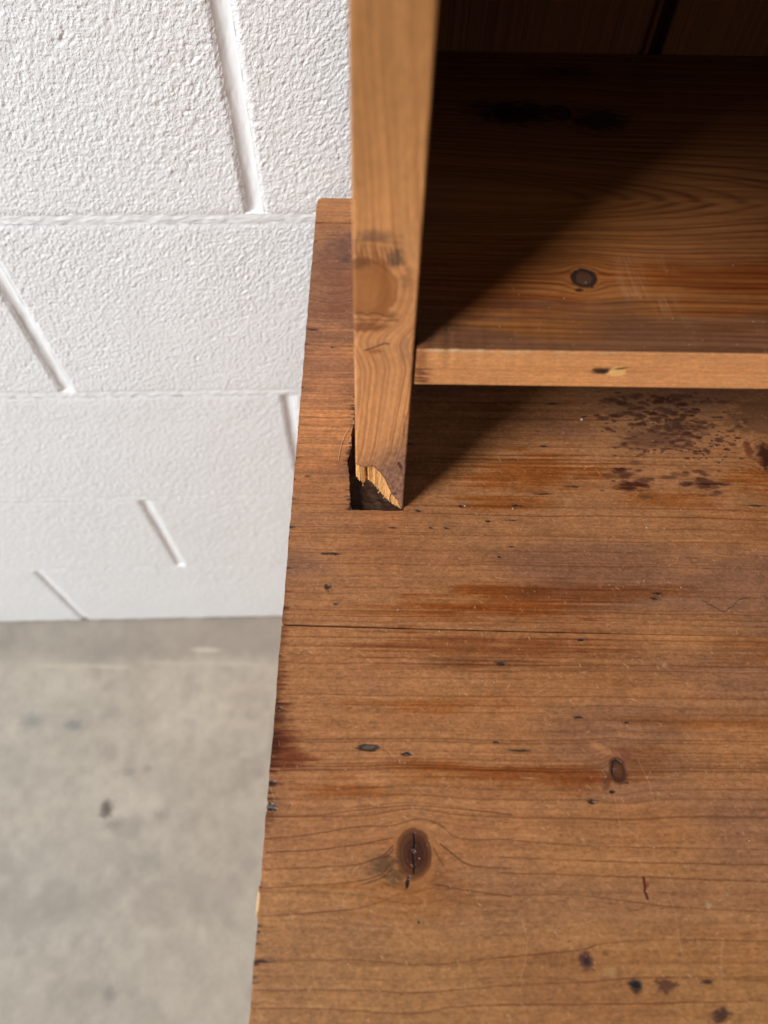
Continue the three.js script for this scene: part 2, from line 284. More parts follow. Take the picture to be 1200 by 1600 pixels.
  for (let i = 0; i < 60; i++) { const z = -0.292 + 0.087 * Q(), l = 0.0006 + 0.0040 * Q() ** 3; top.spot(-0.0172 - l * 0.4 * Q(), z, l, 0.0003 + 0.0008 * Q(), rgb(34, 21, 16), 0.75, { soft: 0.95, rag: 0.4, seed: 500 + i, deep: 0.35 }); }
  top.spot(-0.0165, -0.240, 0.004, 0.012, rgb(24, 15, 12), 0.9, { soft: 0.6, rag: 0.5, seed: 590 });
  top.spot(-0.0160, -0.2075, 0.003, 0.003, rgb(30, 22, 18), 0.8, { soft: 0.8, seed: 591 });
  // grime and dark end grain along the left edge
  for (let i = 0; i < 60; i++) { const z = -0.45 + 0.5 * Q(), l = 0.0006 + 0.0040 * Q() ** 3; top.spot(-0.0525, z, l, 0.0003 + 0.0007 * Q(), rgb(44, 26, 20), 0.75, { soft: 0.8, rag: 0.4, seed: 600 + i }); }
  for (let i = 0; i < 16; i++) { const z = -0.104 + 0.062 * Q(), l = 0.004 + 0.007 * Q(); top.spot(-0.0525, z, l, 0.0005 + 0.0008 * Q(), rgb(52, 26, 18), 0.7, { soft: 0.8, rag: 0.4, seed: 700 + i }); }
  top.spot(-0.0535, -0.001, 0.0014, 0.0062, rgb(222, 186, 138), 0.95, { soft: 0.3, rag: 0.2, seed: 120 });
  // scratches, fibres and dents that show pale
  const pale = rgb(188, 147, 110), P = rng(1234);
  for (let i = 0; i < 3400; i++) {
    const x = lerp(TX0, TX1, P()), z = lerp(-0.46, TZ1, P() ** 0.75), a = P() < 0.6 ? 0.5 + P() * 0.9 : P() * 3.14, l = 0.0004 + 0.0022 * P() ** 3 + (P() < 0.02 ? 0.006 * P() : 0), s = P();
    top.line([[x, z], [x + Math.cos(a) * l, z + Math.sin(a) * l]], 0.00020 + 0.00012 * P(), pale, 0.2 + 0.65 * s * s, 0.02);
  }
  for (let i = 0; i < 1600; i++) { const x = lerp(TX0, TX1, P()), z = lerp(-0.46, TZ1, P()); top.line([[x, z], [x + 0.0006 + 0.002 * P(), z]], 0.00014, rgb(72, 40, 24), 0.3 + 0.5 * P(), 0.03); }
  for (let i = 0; i < 140; i++) { const x = lerp(TX0, TX1, P()), z = lerp(-0.30, TZ1, P()), q = 0.0006 + 0.002 * P() * P(), a = P() * 3.1, d = 0.05 + 0.12 * P(), R0 = 0.12 * (P() - 0.5); top.box(x, z, q * 2, q * 2, (dx, dz, k) => { const u = (dx * Math.cos(a) + dz * Math.sin(a)) / q, v = (dz * Math.cos(a) - dx * Math.sin(a)) / q * 2.4, m = Math.max(0, 1 - u * u - v * v); top.b[k] -= d * m; top.r[k] += R0 * Math.min(1, m * 3); }); }
  for (const s of [[[0.066, 0.005], [0.068, 0.012], [0.066, 0.022], [0.063, 0.028]], [[0.134, -0.006], [0.136, 0.002], [0.1355, 0.012], [0.136, 0.020]], [[0.155, 0.012], [0.153, 0.018], [0.151, 0.028]], [[-0.012, -0.006], [-0.0145, -0.003], [-0.014, 0.0005], [-0.012, 0.001]], [[0.003, 0.006], [0.010, 0.009], [0.018, 0.0155]], [[0.130, -0.064], [0.1335, -0.054], [0.1345, -0.044]], [[0.1155, -0.050], [0.116, -0.040], [0.1162, -0.030]], [[0.0075, -0.1495], [0.0065, -0.1475], [0.0078, -0.1445]], [[0.033, -0.0445], [0.045, -0.0415], [0.048, -0.041]], [[0.115, -0.035], [0.127, -0.028], [0.131, -0.024]]]) top.line(s, 0.00028, pale, 0.34, 0.04);
  for (const [x, z, rx, rz] of [[0.1515, -0.0016, 0.0017, 0.0022], [0.161, -0.006, 0.0012, 0.001], [0.075, -0.0555, 0.0045, 0.0007], [0.152, -0.113, 0.002, 0.0016], [0.108, -0.1085, 0.002, 0.001]]) top.spot(x, z, rx, rz, rgb(166, 139, 115), 0.6, { soft: 0.7, rag: 0.6, seed: 130 });
}
const topMat = top.material(-1.2, 0.2, { side: THREE.FrontSide });

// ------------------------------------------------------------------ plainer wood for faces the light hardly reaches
function plainWood(seed, a, b, w = 512, h = 512, W = 0.3, H = 0.3, space = 0.005) {
  const B = new Board(0, W, 0, H, w, h), t = rings(-0.02, H + 0.02, () => space, seed);
  B.fill((x, z, o) => {
    const q = z + 0.006 * (fbm(x * 5, z * 6, seed) - 0.5) + 0.0008 * (vn(x * 40, z * 120, seed + 1) - 0.5), r = t(q) * (0.5 + 0.6 * vn(x * 15, q * 300, seed + 2)), st = fbm(x * 9, q * 380, seed + 3, 4) - 0.5, p = fbm(x * 9, z * 18, seed + 4);
    o.r = lerp(a[0], b[0], p) * (1 + st * 0.3) * (1 - 0.3 * r); o.g = lerp(a[1], b[1], p) * (1 + st * 0.34) * (1 - 0.42 * r); o.b = lerp(a[2], b[2], p) * (1 + st * 0.36) * (1 - 0.5 * r);
    o.h = st * 0.05 - 0.03 * r; o.rough = 0.5 + 0.1 * p;
  });
  return B.material(-0.1, 0.1);
}
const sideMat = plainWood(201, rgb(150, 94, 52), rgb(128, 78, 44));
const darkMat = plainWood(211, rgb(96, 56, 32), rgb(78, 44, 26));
const rotMat = plainWood(221, rgb(98, 66, 42), rgb(52, 33, 22), 256, 256, 0.08, 0.08, 0.004);

function boxUV(g, sx = 0.3, sy = 0.3, along = 'x') {                   // uv in metres by the facing axis, grain along one axis
  g = g.index ? g.toNonIndexed() : g; g.computeVertexNormals();
  const p = g.attributes.position, n = g.attributes.normal, uv = new Float32Array(p.count * 2);
  for (let i = 0; i < p.count; i++) {
    const v = { x: p.getX(i), y: p.getY(i), z: p.getZ(i) }, N = [Math.abs(n.getX(i)), Math.abs(n.getY(i)), Math.abs(n.getZ(i))];
    const others = ['x', 'y', 'z'].filter((a) => a !== along), ax = N[0] > N[1] && N[0] > N[2] ? 'x' : N[1] > N[2] ? 'y' : 'z';
    let U = v[along], V = v[ax === others[0] ? others[1] : others[0]];
    if (ax === along) { U = v[others[1]]; V = v[others[0]]; }
    uv[2 * i] = U / sx; uv[2 * i + 1] = V / sy;
  }
  g.setAttribute('uv', new THREE.BufferAttribute(uv, 2)); return g;
}
function beveled(w, h, d, r = 0.0012) {                                // a board with eased edges, centred
  const s = new THREE.Shape([[-w / 2 + r, -h / 2 + r], [w / 2 - r, -h / 2 + r], [w / 2 - r, h / 2 - r], [-w / 2 + r, h / 2 - r]].map((a) => new THREE.Vector2(...a)));
  const g = new THREE.ExtrudeGeometry(s, { depth: d - 2 * r, bevelEnabled: true, bevelThickness: r, bevelSize: r, bevelSegments: 2 });
  g.translate(0, 0, -(d - 2 * r) / 2); return g;
}
const at = (g, x, y, z) => g.translate(x, y, z);

// ------------------------------------------------------------------ dresser base: planked top with a chewed mortise
const base = thing('dresser_base', 'worn stained pine dresser base, its planked top filling the lower right', 'dresser', -0.0525, 0, -0.19);
const B0 = base.position;
const XR = 1.15, THICK = 0.022, LEFT = -0.0525;
function plank(outline, holes, bevel) {
  const s = new THREE.Shape(outline.map(([x, z]) => new THREE.Vector2(x, -z)));
  for (const h of holes || []) s.holes.push(new THREE.Path(h.map(([x, z]) => new THREE.Vector2(x, -z))));
  let g = new THREE.ExtrudeGeometry(s, { depth: THICK - bevel * 2, bevelEnabled: true, bevelThickness: bevel, bevelSize: bevel, bevelOffset: -bevel, bevelSegments: 2, curveSegments: 4 });
  g.rotateX(-Math.PI / 2); g.translate(0, TOP - THICK + bevel, 0);
  const p = g.attributes.position, uv = g.attributes.uv;
  for (let i = 0; i < p.count; i++) { const d = Math.max(0, TOP - p.getY(i) - 0.0008); uv.setXY(i, (p.getX(i) + d - TX0) / (TX1 - TX0), (p.getZ(i) - TZ0) / (TZ1 - TZ0)); }
  g.translate(-B0.x, -B0.y, -B0.z); return g;
}
const E1 = rng(5);
const leftEdge = (z0, z1) => { const a = []; const n = Math.max(2, Math.round(Math.abs(z1 - z0) / 0.002)); for (let i = 0; i <= n; i++) { const z = lerp(z0, z1, i / n); a.push([LEFT + 0.0004 * (fbm(z * 120, 2, 41) - 0.5) * 2 + 0.0002 * (vn(z * 420, 5, 44) - 0.5) - (Math.abs(z + 0.001) < 0.0062 ? 0.0009 : 0) + (Math.abs(z + 0.041) < 0.0025 ? 0.0008 : 0), z]); } return a; };
const along = (f, x0, x1, n) => Array.from({ length: n + 1 }, (_, i) => { const x = lerp(x0, x1, i / n); return [x, f(x)]; });
const gapB = (x) => 0.00052 * (1 - sstep(-0.05, 0.26, x)) + 0.00003 + 0.00028 * (fbm(x * 240, 1, 43) - 0.5) * (1 - sstep(0.0, 0.2, x));
const rearZ = -0.4845;
mesh('plank', plank([[LEFT + 0.004, rearZ], [LEFT + 0.0012, rearZ + 0.0012], ...leftEdge(rearZ + 0.004, SEAM_A - 0.0008), [XR, SEAM_A - 0.0008], [XR, rearZ]].map(([x, z]) => [x + (z < -0.475 && x < 0 ? 0.0004 : 0), z]), null, 0.0004), topMat, base);
const chew = []; { const pts = [[-0.0150, -0.296], [-0.0175, -0.279], [-0.0170, -0.268], [-0.0188, -0.259], [-0.0180, -0.249], [-0.0202, -0.239], [-0.0190, -0.229], [-0.0184, -0.219], [-0.0176, -0.211], [-0.0172, -0.2055]];
  for (let i = 0; i < pts.length - 1; i++) for (let k = 0; k < 5; k++) chew.push([lerp(pts[i][0], pts[i + 1][0], k / 5) + (E1() - 0.5) * 0.0006, lerp(pts[i][1], pts[i + 1][1], k / 5)]); }
const mortise = [...chew, [-0.0165, -0.2050], [-0.010, -0.2046], [-0.004, -0.2050], [0.004, -0.2045], [0.0110, -0.2047], [0.0142, -0.2050], [0.0142, -0.296]];
mesh('plank', plank([...leftEdge(SEAM_A + 0.0007, -0.1345), ...along((x) => seamB(x) - gapB(x), LEFT + 0.0005, 0.30, 70), [XR, seamB(0.3) - 0.0001], [XR, SEAM_A + 0.0007]], [mortise], 0.00012), topMat, base);
mesh('plank', plank([...leftEdge(-0.1325, 0.108), [XR, 0.108], [XR, seamB(0.3) + 0.0001], ...along((x) => seamB(x) + gapB(x), 0.30, LEFT + 0.0005, 70)], null, 0.00012), topMat, base);
{ // rotten floor and walls of the mortise
  const g = new THREE.PlaneGeometry(0.046, 0.10, 46, 100); g.rotateX(-Math.PI / 2);
  const p = g.attributes.position; for (let i = 0; i < p.count; i++) p.setY(i, 0.003 * (fbm(p.getX(i) * 90, p.getZ(i) * 160, 61) - 0.5) + 0.0012 * (vn(p.getX(i) * 500, p.getZ(i) * 900, 62) - 0.5));
  g.computeVertexNormals(); mesh('mortise_floor', at(g, 0 - B0.x, TOP - 0.0108, -0.247 - B0.z), rotMat, base);
}
{ // nail end in the left edge
  const g = new THREE.CylinderGeometry(0.0011, 0.0010, 0.0036, 14); g.rotateZ(Math.PI / 2);
  const p = g.attributes.position; for (let i = 0; i < p.count; i++) p.setY(i, p.getY(i) + 0.0003 * Math.sin(i * 3.1)); g.computeVertexNormals();
  mesh('nail', at(g, -0.0506 - B0.x, TOP - 0.0006, -0.0412 - B0.z), new THREE.MeshStandardMaterial({ color: new THREE.Color().setRGB(0.32, 0.31, 0.30), metalness: 1, roughness: 0.32 }), base);
}
// carcass below the top
const put = (name, g, x, y, z, along = 'x', mat = sideMat, parent = base) => { const G = boxUV(g, 0.3, 0.3, along); return mesh(name, at(G, x - parent.position.x, y - parent.position.y, z - parent.position.z), mat, parent); };
put('side_board', beveled(0.02, TOP - THICK - 0.001, 0.53), -0.012, (TOP - THICK - 0.001) / 2, -0.19, 'y');
put('side_board', beveled(0.02, TOP - THICK - 0.001, 0.53), 1.11, (TOP - THICK - 0.001) / 2, -0.19, 'y');
put('front_board', beveled(1.098, TOP - THICK - 0.062, 0.02), 0.549, (TOP - THICK - 0.062) / 2 + 0.06, 0.06, 'x');
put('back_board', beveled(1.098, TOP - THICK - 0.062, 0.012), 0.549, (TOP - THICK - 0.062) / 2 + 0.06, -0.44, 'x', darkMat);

// ------------------------------------------------------------------ plate rack standing on the top
const FZ = -0.2056, SH0 = TOP + 0.1152, SH1 = TOP + 0.1386, BACK = -0.432;
const rack = thing('plate_rack', 'pine plate rack standing on the dresser top, its left foot splintered', 'rack', 0, TOP, -0.32);
const K0 = rack.position;
// --- side panel with the broken foot
const upper = [[-13.8, 48.9], [-11.0, 47.2], [-7.9, 45.6], [-7.0, 46.2], [-5.0, 47.4], [-4.2, 47.2], [-2.6, 44.6], [-0.8, 42.0], [1.0, 38.0], [2.6, 33.3], [4.9, 24.0], [7.2, 17.0], [8.4, 14.0], [10.0, 11.0], [11.9, 3.0], [13.8, -1.5]];
const lower = [[-13.8, 28.0], [-11.6, 24.5], [-9.4, 21.0], [-8.4, 22.4], [-7.4, 24.0], [-5.2, 22.6], [-3.6, 18.0], [-1.2, 12.0], [0.6, 8.8], [2.3, 5.6], [4.2, 3.2], [6.4, 0.6], [8.0, -0.6], [9.8, -1.2], [11.2, -1.8], [13.8, -2.8]];
const poly = (P, x) => { x *= 1000; for (let i = 0; i < P.length - 1; i++) if (x <= P[i + 1][0]) return lerp(P[i][1], P[i + 1][1], clamp((x - P[i][0]) / (P[i + 1][0] - P[i][0]))) / 1000; return P[P.length - 1][1] / 1000; };
const pLeft = (h) => (h < 0.155 ? lerp(-0.0142, -0.0115, h / 0.155) : lerp(-0.0115, -0.0100, (h - 0.155) / 0.115)), PR = 0.0136;
const PX0 = -0.0150, PX1 = 0.0142, PH = 0.30;
const pan = new Board(PX0, PX1, 0, PH, 256, 2048);
{
  const knots = [[-0.0055, 0.1705, 0.0130, 0.0150]];
  const t = rings(-0.05, 0.05, () => 0.0022, 303, () => 0.95);
  const base1 = rgb(211, 148, 96), base2 = rgb(177, 124, 74), late = rgb(144, 84, 43), grey = rgb(134, 100, 83);
  pan.fill((x, h, o) => {
    // grain runs up the board, bends round the knot and leans towards the foot
    const dx = x + 0.0045, dh = (h - 0.171) / 1.15, d2 = (dx * dx + dh * dh) / (0.0125 * 0.0125);
    let q = x - 0.9 * Math.min(0.95, 1 / Math.max(1, d2)) * dx * Math.exp(-d2 / 9) + 0.004 * sstep(0.20, 0.29, h) + 0.0045 * sstep(0.070, 0.02, h) - 0.075 * (h - 0.14) * sstep(0.16, 0.13, h) + 0.007 * sstep(0.157, 0.138, h) * sstep(0.122, 0.150, h);
    q += 0.0013 * (fbm(x * 50, h * 14, 305) - 0.5) + 0.0004 * (vn(x * 400, h * 120, 306) - 0.5);
    const r = t(q) * (0.45 + 0.75 * fbm(x * 120, h * 22, 307, 2)) * (h > 0.2 ? 0.7 : 1), st = fbm(q * 900, h * 14, 308, 3) - 0.5, fine = vn(q * 5200, h * 260, 309) - 0.5, mt = fbm(x * 700, h * 420, 310, 2) - 0.5, p = fbm(x * 60, h * 20, 311);
    const g = sstep(0.078, 0.036, h + 0.012 * (fbm(x * 260, h * 200, 312) - 0.5) - (x - 0.002) * 1.1);
    for (let k = 0; k < 3; k++) {
      let v = lerp(base1[k], base2[k], sstep(0.16, 0.25, h)) * (1 + st * 0.22 + fine * 0.09 + mt * 0.10 + (p - 0.5) * 0.16);
      v = lerp(v, late[k], Math.min(1, r * 0.85)); v = lerp(v, grey[k] * (1 + mt * 0.5 + fine * 0.15), g * 0.85);
      if (k === 0) o.r = v; else if (k === 1) o.g = v; else o.b = v;
    }
    o.h = -0.05 * r + 0.04 * fine + 0.05 * mt * (1 + g); o.rough = 0.55 + 0.1 * mt + 0.08 * g;
  });
  const kx = -0.0060, kh = 0.1705;
  pan.box(kx, kh, 0.02, 0.024, (dx, dh, k, X, H) => {
    const d = Math.hypot(dx / 0.0112, dh / 0.0150) + (fbm(X * 130, H * 130, 320) - 0.5) * 0.30, a = 0.5 + 0.5 * Math.cos(d * 24 + 3 * fbm(X * 120, H * 120, 321));
    const m = 1 - sstep(0.8, 1.06, d);
    if (m > 0) { pan.tint(k, [lerp(0.68, 0.55, d) * (1 - 0.04 * a), lerp(0.445, 0.335, d) * (1 - 0.05 * a), lerp(0.25, 0.175, d) * (1 - 0.06 * a)], m * 0.7); pan.b[k] -= 0.03 * a * m; }
    const e = Math.exp(-(((d - 1.0) / 0.05) ** 2)); if (e > 0.02 && dh > -0.008) { pan.tint(k, rgb(108, 62, 32), e * 0.68 * (0.35 + 1.0 * fbm(X * 240, H * 240, 322))); pan.b[k] -= 0.06 * e; }
  });
  pan.spot(-0.003, 0.172, 0.0150, 0.0200, rgb(155, 96, 52), 0.4, { soft: 0.95, rag: 0.6, seed: 329 });
  const brown = rgb(104, 64, 38), smoke = rgb(88, 66, 52);
  pan.spot(-0.0020, 0.1955, 0.0075, 0.0032, smoke, 0.5, { soft: 0.8, rag: 0.6, seed: 330 });
  pan.spot(0.0048, 0.1870, 0.0035, 0.0060, smoke, 0.62, { soft: 0.8, rag: 0.6, seed: 331 });
  pan.spot(-0.0085, 0.1840, 0.0040, 0.0030, brown, 0.6, { soft: 0.8, rag: 0.5, seed: 332 });
  for (let i = 0; i < 9; i++) pan.line([[-0.0100 + i * 0.0018, 0.1925 - i * 0.0002], [-0.0094 + i * 0.0018, 0.1885], [-0.0084 + i * 0.00175, 0.1838 - i * 0.0001]], 0.00045, i > 5 ? rgb(84, 60, 44) : brown, 0.5 + 0.12 * (i % 3), 0.05);
  pan.line([[-0.0115, 0.1935], [-0.004, 0.1942], [0.0055, 0.1930]], 0.0003, brown, 0.6, 0.05);
  pan.line([[-0.0015, 0.1938], [0.005, 0.1925]], 0.0004, rgb(171, 115, 71), 0.7);
  pan.spot(0.0090, 0.1760, 0.0030, 0.0055, rgb(118, 84, 58), 0.45, { soft: 0.9, rag: 0.8, seed: 333 });
  pan.line([[-0.0118, 0.1585], [-0.0085, 0.1592], [-0.0060, 0.1578], [-0.0038, 0.1590], [-0.0010, 0.1588], [0.0018, 0.1570], [0.004, 0.1575]], 0.00028, rgb(62, 40, 30), 0.85, 0.15);
  pan.spot(0.0035, 0.1580, 0.0030, 0.0022, rgb(126, 78, 44), 0.5, { soft: 0.6, seed: 334 });
  pan.spot(-0.0065, 0.1515, 0.0090, 0.0034, rgb(128, 76, 44), 0.75, { soft: 0.6, rag: 0.4, seed: 335 });
  pan.line([[-0.0120, 0.1555], [-0.004, 0.1552], [0.0015, 0.1549], [0.0065, 0.1552]], 0.0004, rgb(84, 52, 34), 0.8, 0.15);
  pan.line([[-0.0120, 0.1492], [-0.0045, 0.1500], [0.002, 0.1520]], 0.0004, rgb(112, 70, 42), 0.6, 0.05);
  pan.line([[-0.0070, 0.1372], [-0.0035, 0.1390], [-0.0010, 0.1405], [0.0012, 0.1418], [0.0030, 0.1412]], 0.0004, rgb(58, 30, 20), 0.85, 0.4);
  pan.spot(-0.0030, 0.1370, 0.0042, 0.0020, rgb(140, 78, 42), 0.6, { soft: 0.8, seed: 336 });
  pan.spot(0.0095, 0.1380, 0.003, 0.010, rgb(150, 110, 86), 0.4, { soft: 0.9, rag: 0.8, seed: 337 });
  pan.spot(0.0115, 0.080, 0.0012, 0.014, rgb(110, 76, 60), 0.5, { soft: 0.9, rag: 0.8, seed: 338 });
  pan.spot(0.0105, 0.0480, 0.0011, 0.0045, rgb(70, 42, 32), 0.8, { soft: 0.6, rag: 0.6, seed: 339, deep: 0.3, ang: 0.3 });
  pan.spot(0.0085, 0.0180, 0.0022, 0.0018, rgb(62, 56, 56), 0.7, { soft: 0.7, rag: 0.5, seed: 340 });
  const P = rng(55); for (let i = 0; i < 260; i++) { const x = lerp(PX0, PX1, P()), h = 0.16 * P() ** 1.3, l = 0.0004 + 0.0012 * P(); pan.line([[x, h], [x + (P() - 0.5) * 0.0006, h + l]], 0.00010, P() < 0.6 ? rgb(185, 145, 109) : rgb(100, 62, 42), 0.3 + 0.4 * P(), 0.03); }
}
const panMat = pan.material(-0.5, 0.15);
const frac = new Board(PX0, PX1, -0.005, 0.055, 256, 512);
frac.fill((x, h, o) => {
  const st = fbm(x * 1500, h * 40, 341, 3) - 0.5, f = vn(x * 5200, h * 260, 342) - 0.5, m = vn(x * 1500, h * 1500, 343) - 0.5, band = Math.abs(((x * 1000 - (h - 0.02) * 60) / 1.6) % 1) < 0.14 ? 0.16 : 0;
  const s = 1 + st * 0.2 + f * 0.10 + m * 0.16 - band * 0.5; o.r = 0.90 * s; o.g = 0.675 * s; o.b = 0.425 * s; o.h = 0.12 * st + 0.06 * f; o.rough = 0.8;
});
for (let i = 0; i < 40; i++) { const x = lerp(PX0, PX1, hash(i, 1, 31)), h = 0.05 * hash(i, 2, 31); frac.line([[x, h], [x + 0.0006 * (hash(i, 3, 31) - 0.5), h + 0.004 + 0.008 * hash(i, 4, 31)]], 0.00016, i % 3 ? rgb(178, 122, 70) : rgb(250, 214, 160), 0.6, i % 3 ? 0.15 : -0.1); }
frac.line([[-0.0075, 0.047], [-0.0079, 0.038], [-0.0072, 0.027]], 0.0006, rgb(150, 96, 48), 0.8, 0.3);
frac.line([[0.0066, 0.0162], [0.0058, 0.009], [0.0056, 0.003]], 0.0003, rgb(120, 70, 34), 0.8, 0.3);
const fracMat = frac.material(-0.4, 0.2);
{
  const NX = 96, HMAX = 0.95, hs = [];
  for (let i = 0; i <= 60; i++) hs.push(i / 60);
  const bodyRows = [...Array.from({ length: 46 }, (_, i) => 0.0 + i * 0.0012), ...Array.from({ length: 40 }, (_, i) => 0.0552 + i * 0.006), 0.3, 0.5, HMAX];
  const xs = [0, 0.0006, 0.0014, 0.0024, 0.0034]; // eased arris offsets
  const xAt = (i, h) => { const L = pLeft(h), w = PR - L; const n = NX; if (i < 5) return L + xs[i] * 0.35; if (i > n - 5) return PR - xs[n - i] * 0.35; return lerp(L + xs[4] * 0.35, PR - xs[4] * 0.35, (i - 4) / (n - 8)); };
  const arris = (i) => { const k = i < 5 ? xs[i] / 0.0034 : i > NX - 5 ? xs[NX - i] / 0.0034 : 1; return -0.0009 * (1 - Math.sqrt(1 - (1 - k) ** 2)); };
  const pos = [], uv = [], idx = [];
  const rowsN = bodyRows.length;
  // front face, from the upper break line to the top of the board
  for (let j = 0; j < rowsN; j++) for (let i = 0; i <= NX; i++) {
    const hr = bodyRows[j], x0 = xAt(i, 0.03), u = poly(upper, x0) + 0.0010 * (vn(i * 0.55, 3, 8) - 0.5) + 0.0006 * (hash(i, 9, 4) - 0.5), span = HMAX - u, h = u + (hr / HMAX) * span, x = xAt(i, h);
    pos.push(x, h, FZ + arris(i) - 0.0006 * sstep(0.006, 0, h - u) * 0.4 + 0.00012 * (vn(x * 500, h * 200, 350) - 0.5)); uv.push((x - PX0) / (PX1 - PX0), h / PH);
  }
  for (let j = 0; j < rowsN - 1; j++) for (let i = 0; i < NX; i++) { const a = j * (NX + 1) + i; idx.push(a, a + 1, a + NX + 2, a, a + NX + 2, a + NX + 1); }
  const front = new THREE.BufferGeometry(); front.setAttribute('position', new THREE.Float32BufferAttribute(pos, 3)); front.setAttribute('uv', new THREE.Float32BufferAttribute(uv, 2)); front.setIndex(idx); front.computeVertexNormals();
  // splintered face, leaning back into the board
  const fp = [], fu = [], fi = [], M = 26, edgeZ = [];
  for (let j = 0; j <= M; j++) for (let i = 0; i <= NX; i++) {
    const x0 = xAt(i, 0.03), u = poly(upper, x0) + 0.0010 * (vn(i * 0.55, 3, 8) - 0.5) + 0.0006 * (hash(i, 9, 4) - 0.5), l = Math.min(u - 0.0003, poly(lower, x0) + -0.0008 + 0.0019 * (hash(i, 3, 77) - 0.5) * 2 * (0.25 + vn(i * 0.3, 1, 3)) + 0.0016 * (vn(i * 0.45, 7, 5) - 0.5)), t = j / M, h = lerp(u, l, t), x = xAt(i, h), dd = u - h;
    const groove = Math.exp(-(((x + 0.0077) / 0.0007) ** 2)) * 0.0022 * sstep(0, 0.3, t);
    const z = FZ - 0.0008 * sstep(0, 0.0012, dd) - dd * 0.17 - (0.0009 * vn(x * 700, h * 24, 351) + 0.0004 * vn(x * 2100, h * 60, 352)) * sstep(0, 0.2, t) - groove;
    fp.push(x, h, z + arris(i)); fu.push((x - PX0) / (PX1 - PX0), (h + 0.005) / 0.06); if (j === M) edgeZ.push([x, h, z]);
  }
  for (let j = 0; j < M; j++) for (let i = 0; i < NX; i++) { const a = j * (NX + 1) + i; fi.push(a, a + NX + 2, a + 1, a, a + NX + 1, a + NX + 2); }
  const fg = new THREE.BufferGeometry(); fg.setAttribute('position', new THREE.Float32BufferAttribute(fp, 3)); fg.setAttribute('uv', new THREE.Float32BufferAttribute(fu, 2)); fg.setIndex(fi); fg.computeVertexNormals();
  // underside of the break, sides, back
  const bp = [], bu = [], bi = [];
  const quad = (a, b, c, d) => { const o = bp.length / 3; for (const v of [a, b, c, d]) { bp.push(...v); bu.push(v[1] / 0.3, v[2] / 0.3); } bi.push(o, o + 1, o + 2, o, o + 2, o + 3); };
  const ZB = -0.446, foot = -0.009;
  for (let i = 0; i < NX; i++) { const a = edgeZ[i], b = edgeZ[i + 1], za = -0.224 + 0.004 * (hash(i, 1, 9) - 0.5), zb = -0.224 + 0.004 * (hash(i + 1, 1, 9) - 0.5), A = [a[0], a[1] * 0.8 - 0.002, za], B = [b[0], b[1] * 0.8 - 0.002, zb]; quad(a, A, B, b); quad(A, [a[0], foot, -0.232], [b[0], foot, -0.232], B); }
  const sideProf = (i) => { const out = []; for (let j = rowsN - 1; j >= 0; j--) { const k = (j * (NX + 1) + i) * 3; out.push([pos[k], pos[k + 1], pos[k + 2]]); } for (let j = 1; j <= M; j++) { const k = (j * (NX + 1) + i) * 3; out.push([fp[k], fp[k + 1], fp[k + 2]]); } return out; };
  for (const [i, flip] of [[0, false], [NX, true]]) { const P = sideProf(i); for (let k = 0; k < P.length - 1; k++) { const a = P[k], b = P[k + 1], A = [a[0], a[1], ZB], B = [b[0], b[1], ZB]; flip ? quad(a, b, B, A) : quad(a, A, B, b); } const e = P[P.length - 1], F = [e[0], foot, -0.232], G = [e[0], foot, ZB], H = [e[0], e[1], ZB]; flip ? quad(e, F, G, H) : quad(e, H, G, F); }
  quad([pLeft(0.9), HMAX, ZB], [PR, HMAX, ZB], [PR, 0, ZB], [pLeft(0), 0, ZB]); quad([pLeft(0.95), HMAX, FZ], [PR, HMAX, FZ], [PR, HMAX, ZB], [pLeft(0.95), HMAX, ZB]);
  const bg = new THREE.BufferGeometry(); bg.setAttribute('position', new THREE.Float32BufferAttribute(bp, 3)); bg.setAttribute('uv', new THREE.Float32BufferAttribute(bu, 2)); bg.setIndex(bi); bg.computeVertexNormals();
  for (const g of [front, fg, bg]) g.translate(-K0.x, 0, -K0.z);
  const two = mergeGeometries([front, bg], true);
  const side = mesh('side_panel', two, [panMat, sideMat], rack); side.userData.label = 'left side panel with a dark knot and splintered foot';
  const br = mesh('broken_end', fg, fracMat, side); const SR = rng(17);
  for (let i = 0; i < 6; i++) { const k = Math.floor(8 + SR() * (NX - 22)), e = edgeZ[k], L = 0.0012 + 0.006 * SR() ** 2, g = new THREE.ConeGeometry(0.00028 + 0.0003 * SR(), L, 5); g.translate(0, -L / 2, 0); g.rotateX(-0.15 + 0.5 * SR()); g.rotateZ((SR() - 0.5) * 0.7); g.translate(e[0] - K0.x, e[1] + 0.0012, e[2] - 0.0002 - K0.z); mesh('splinter', g, fracMat, side); }
  br.userData.label = 'pale freshly splintered wood at the foot';
}
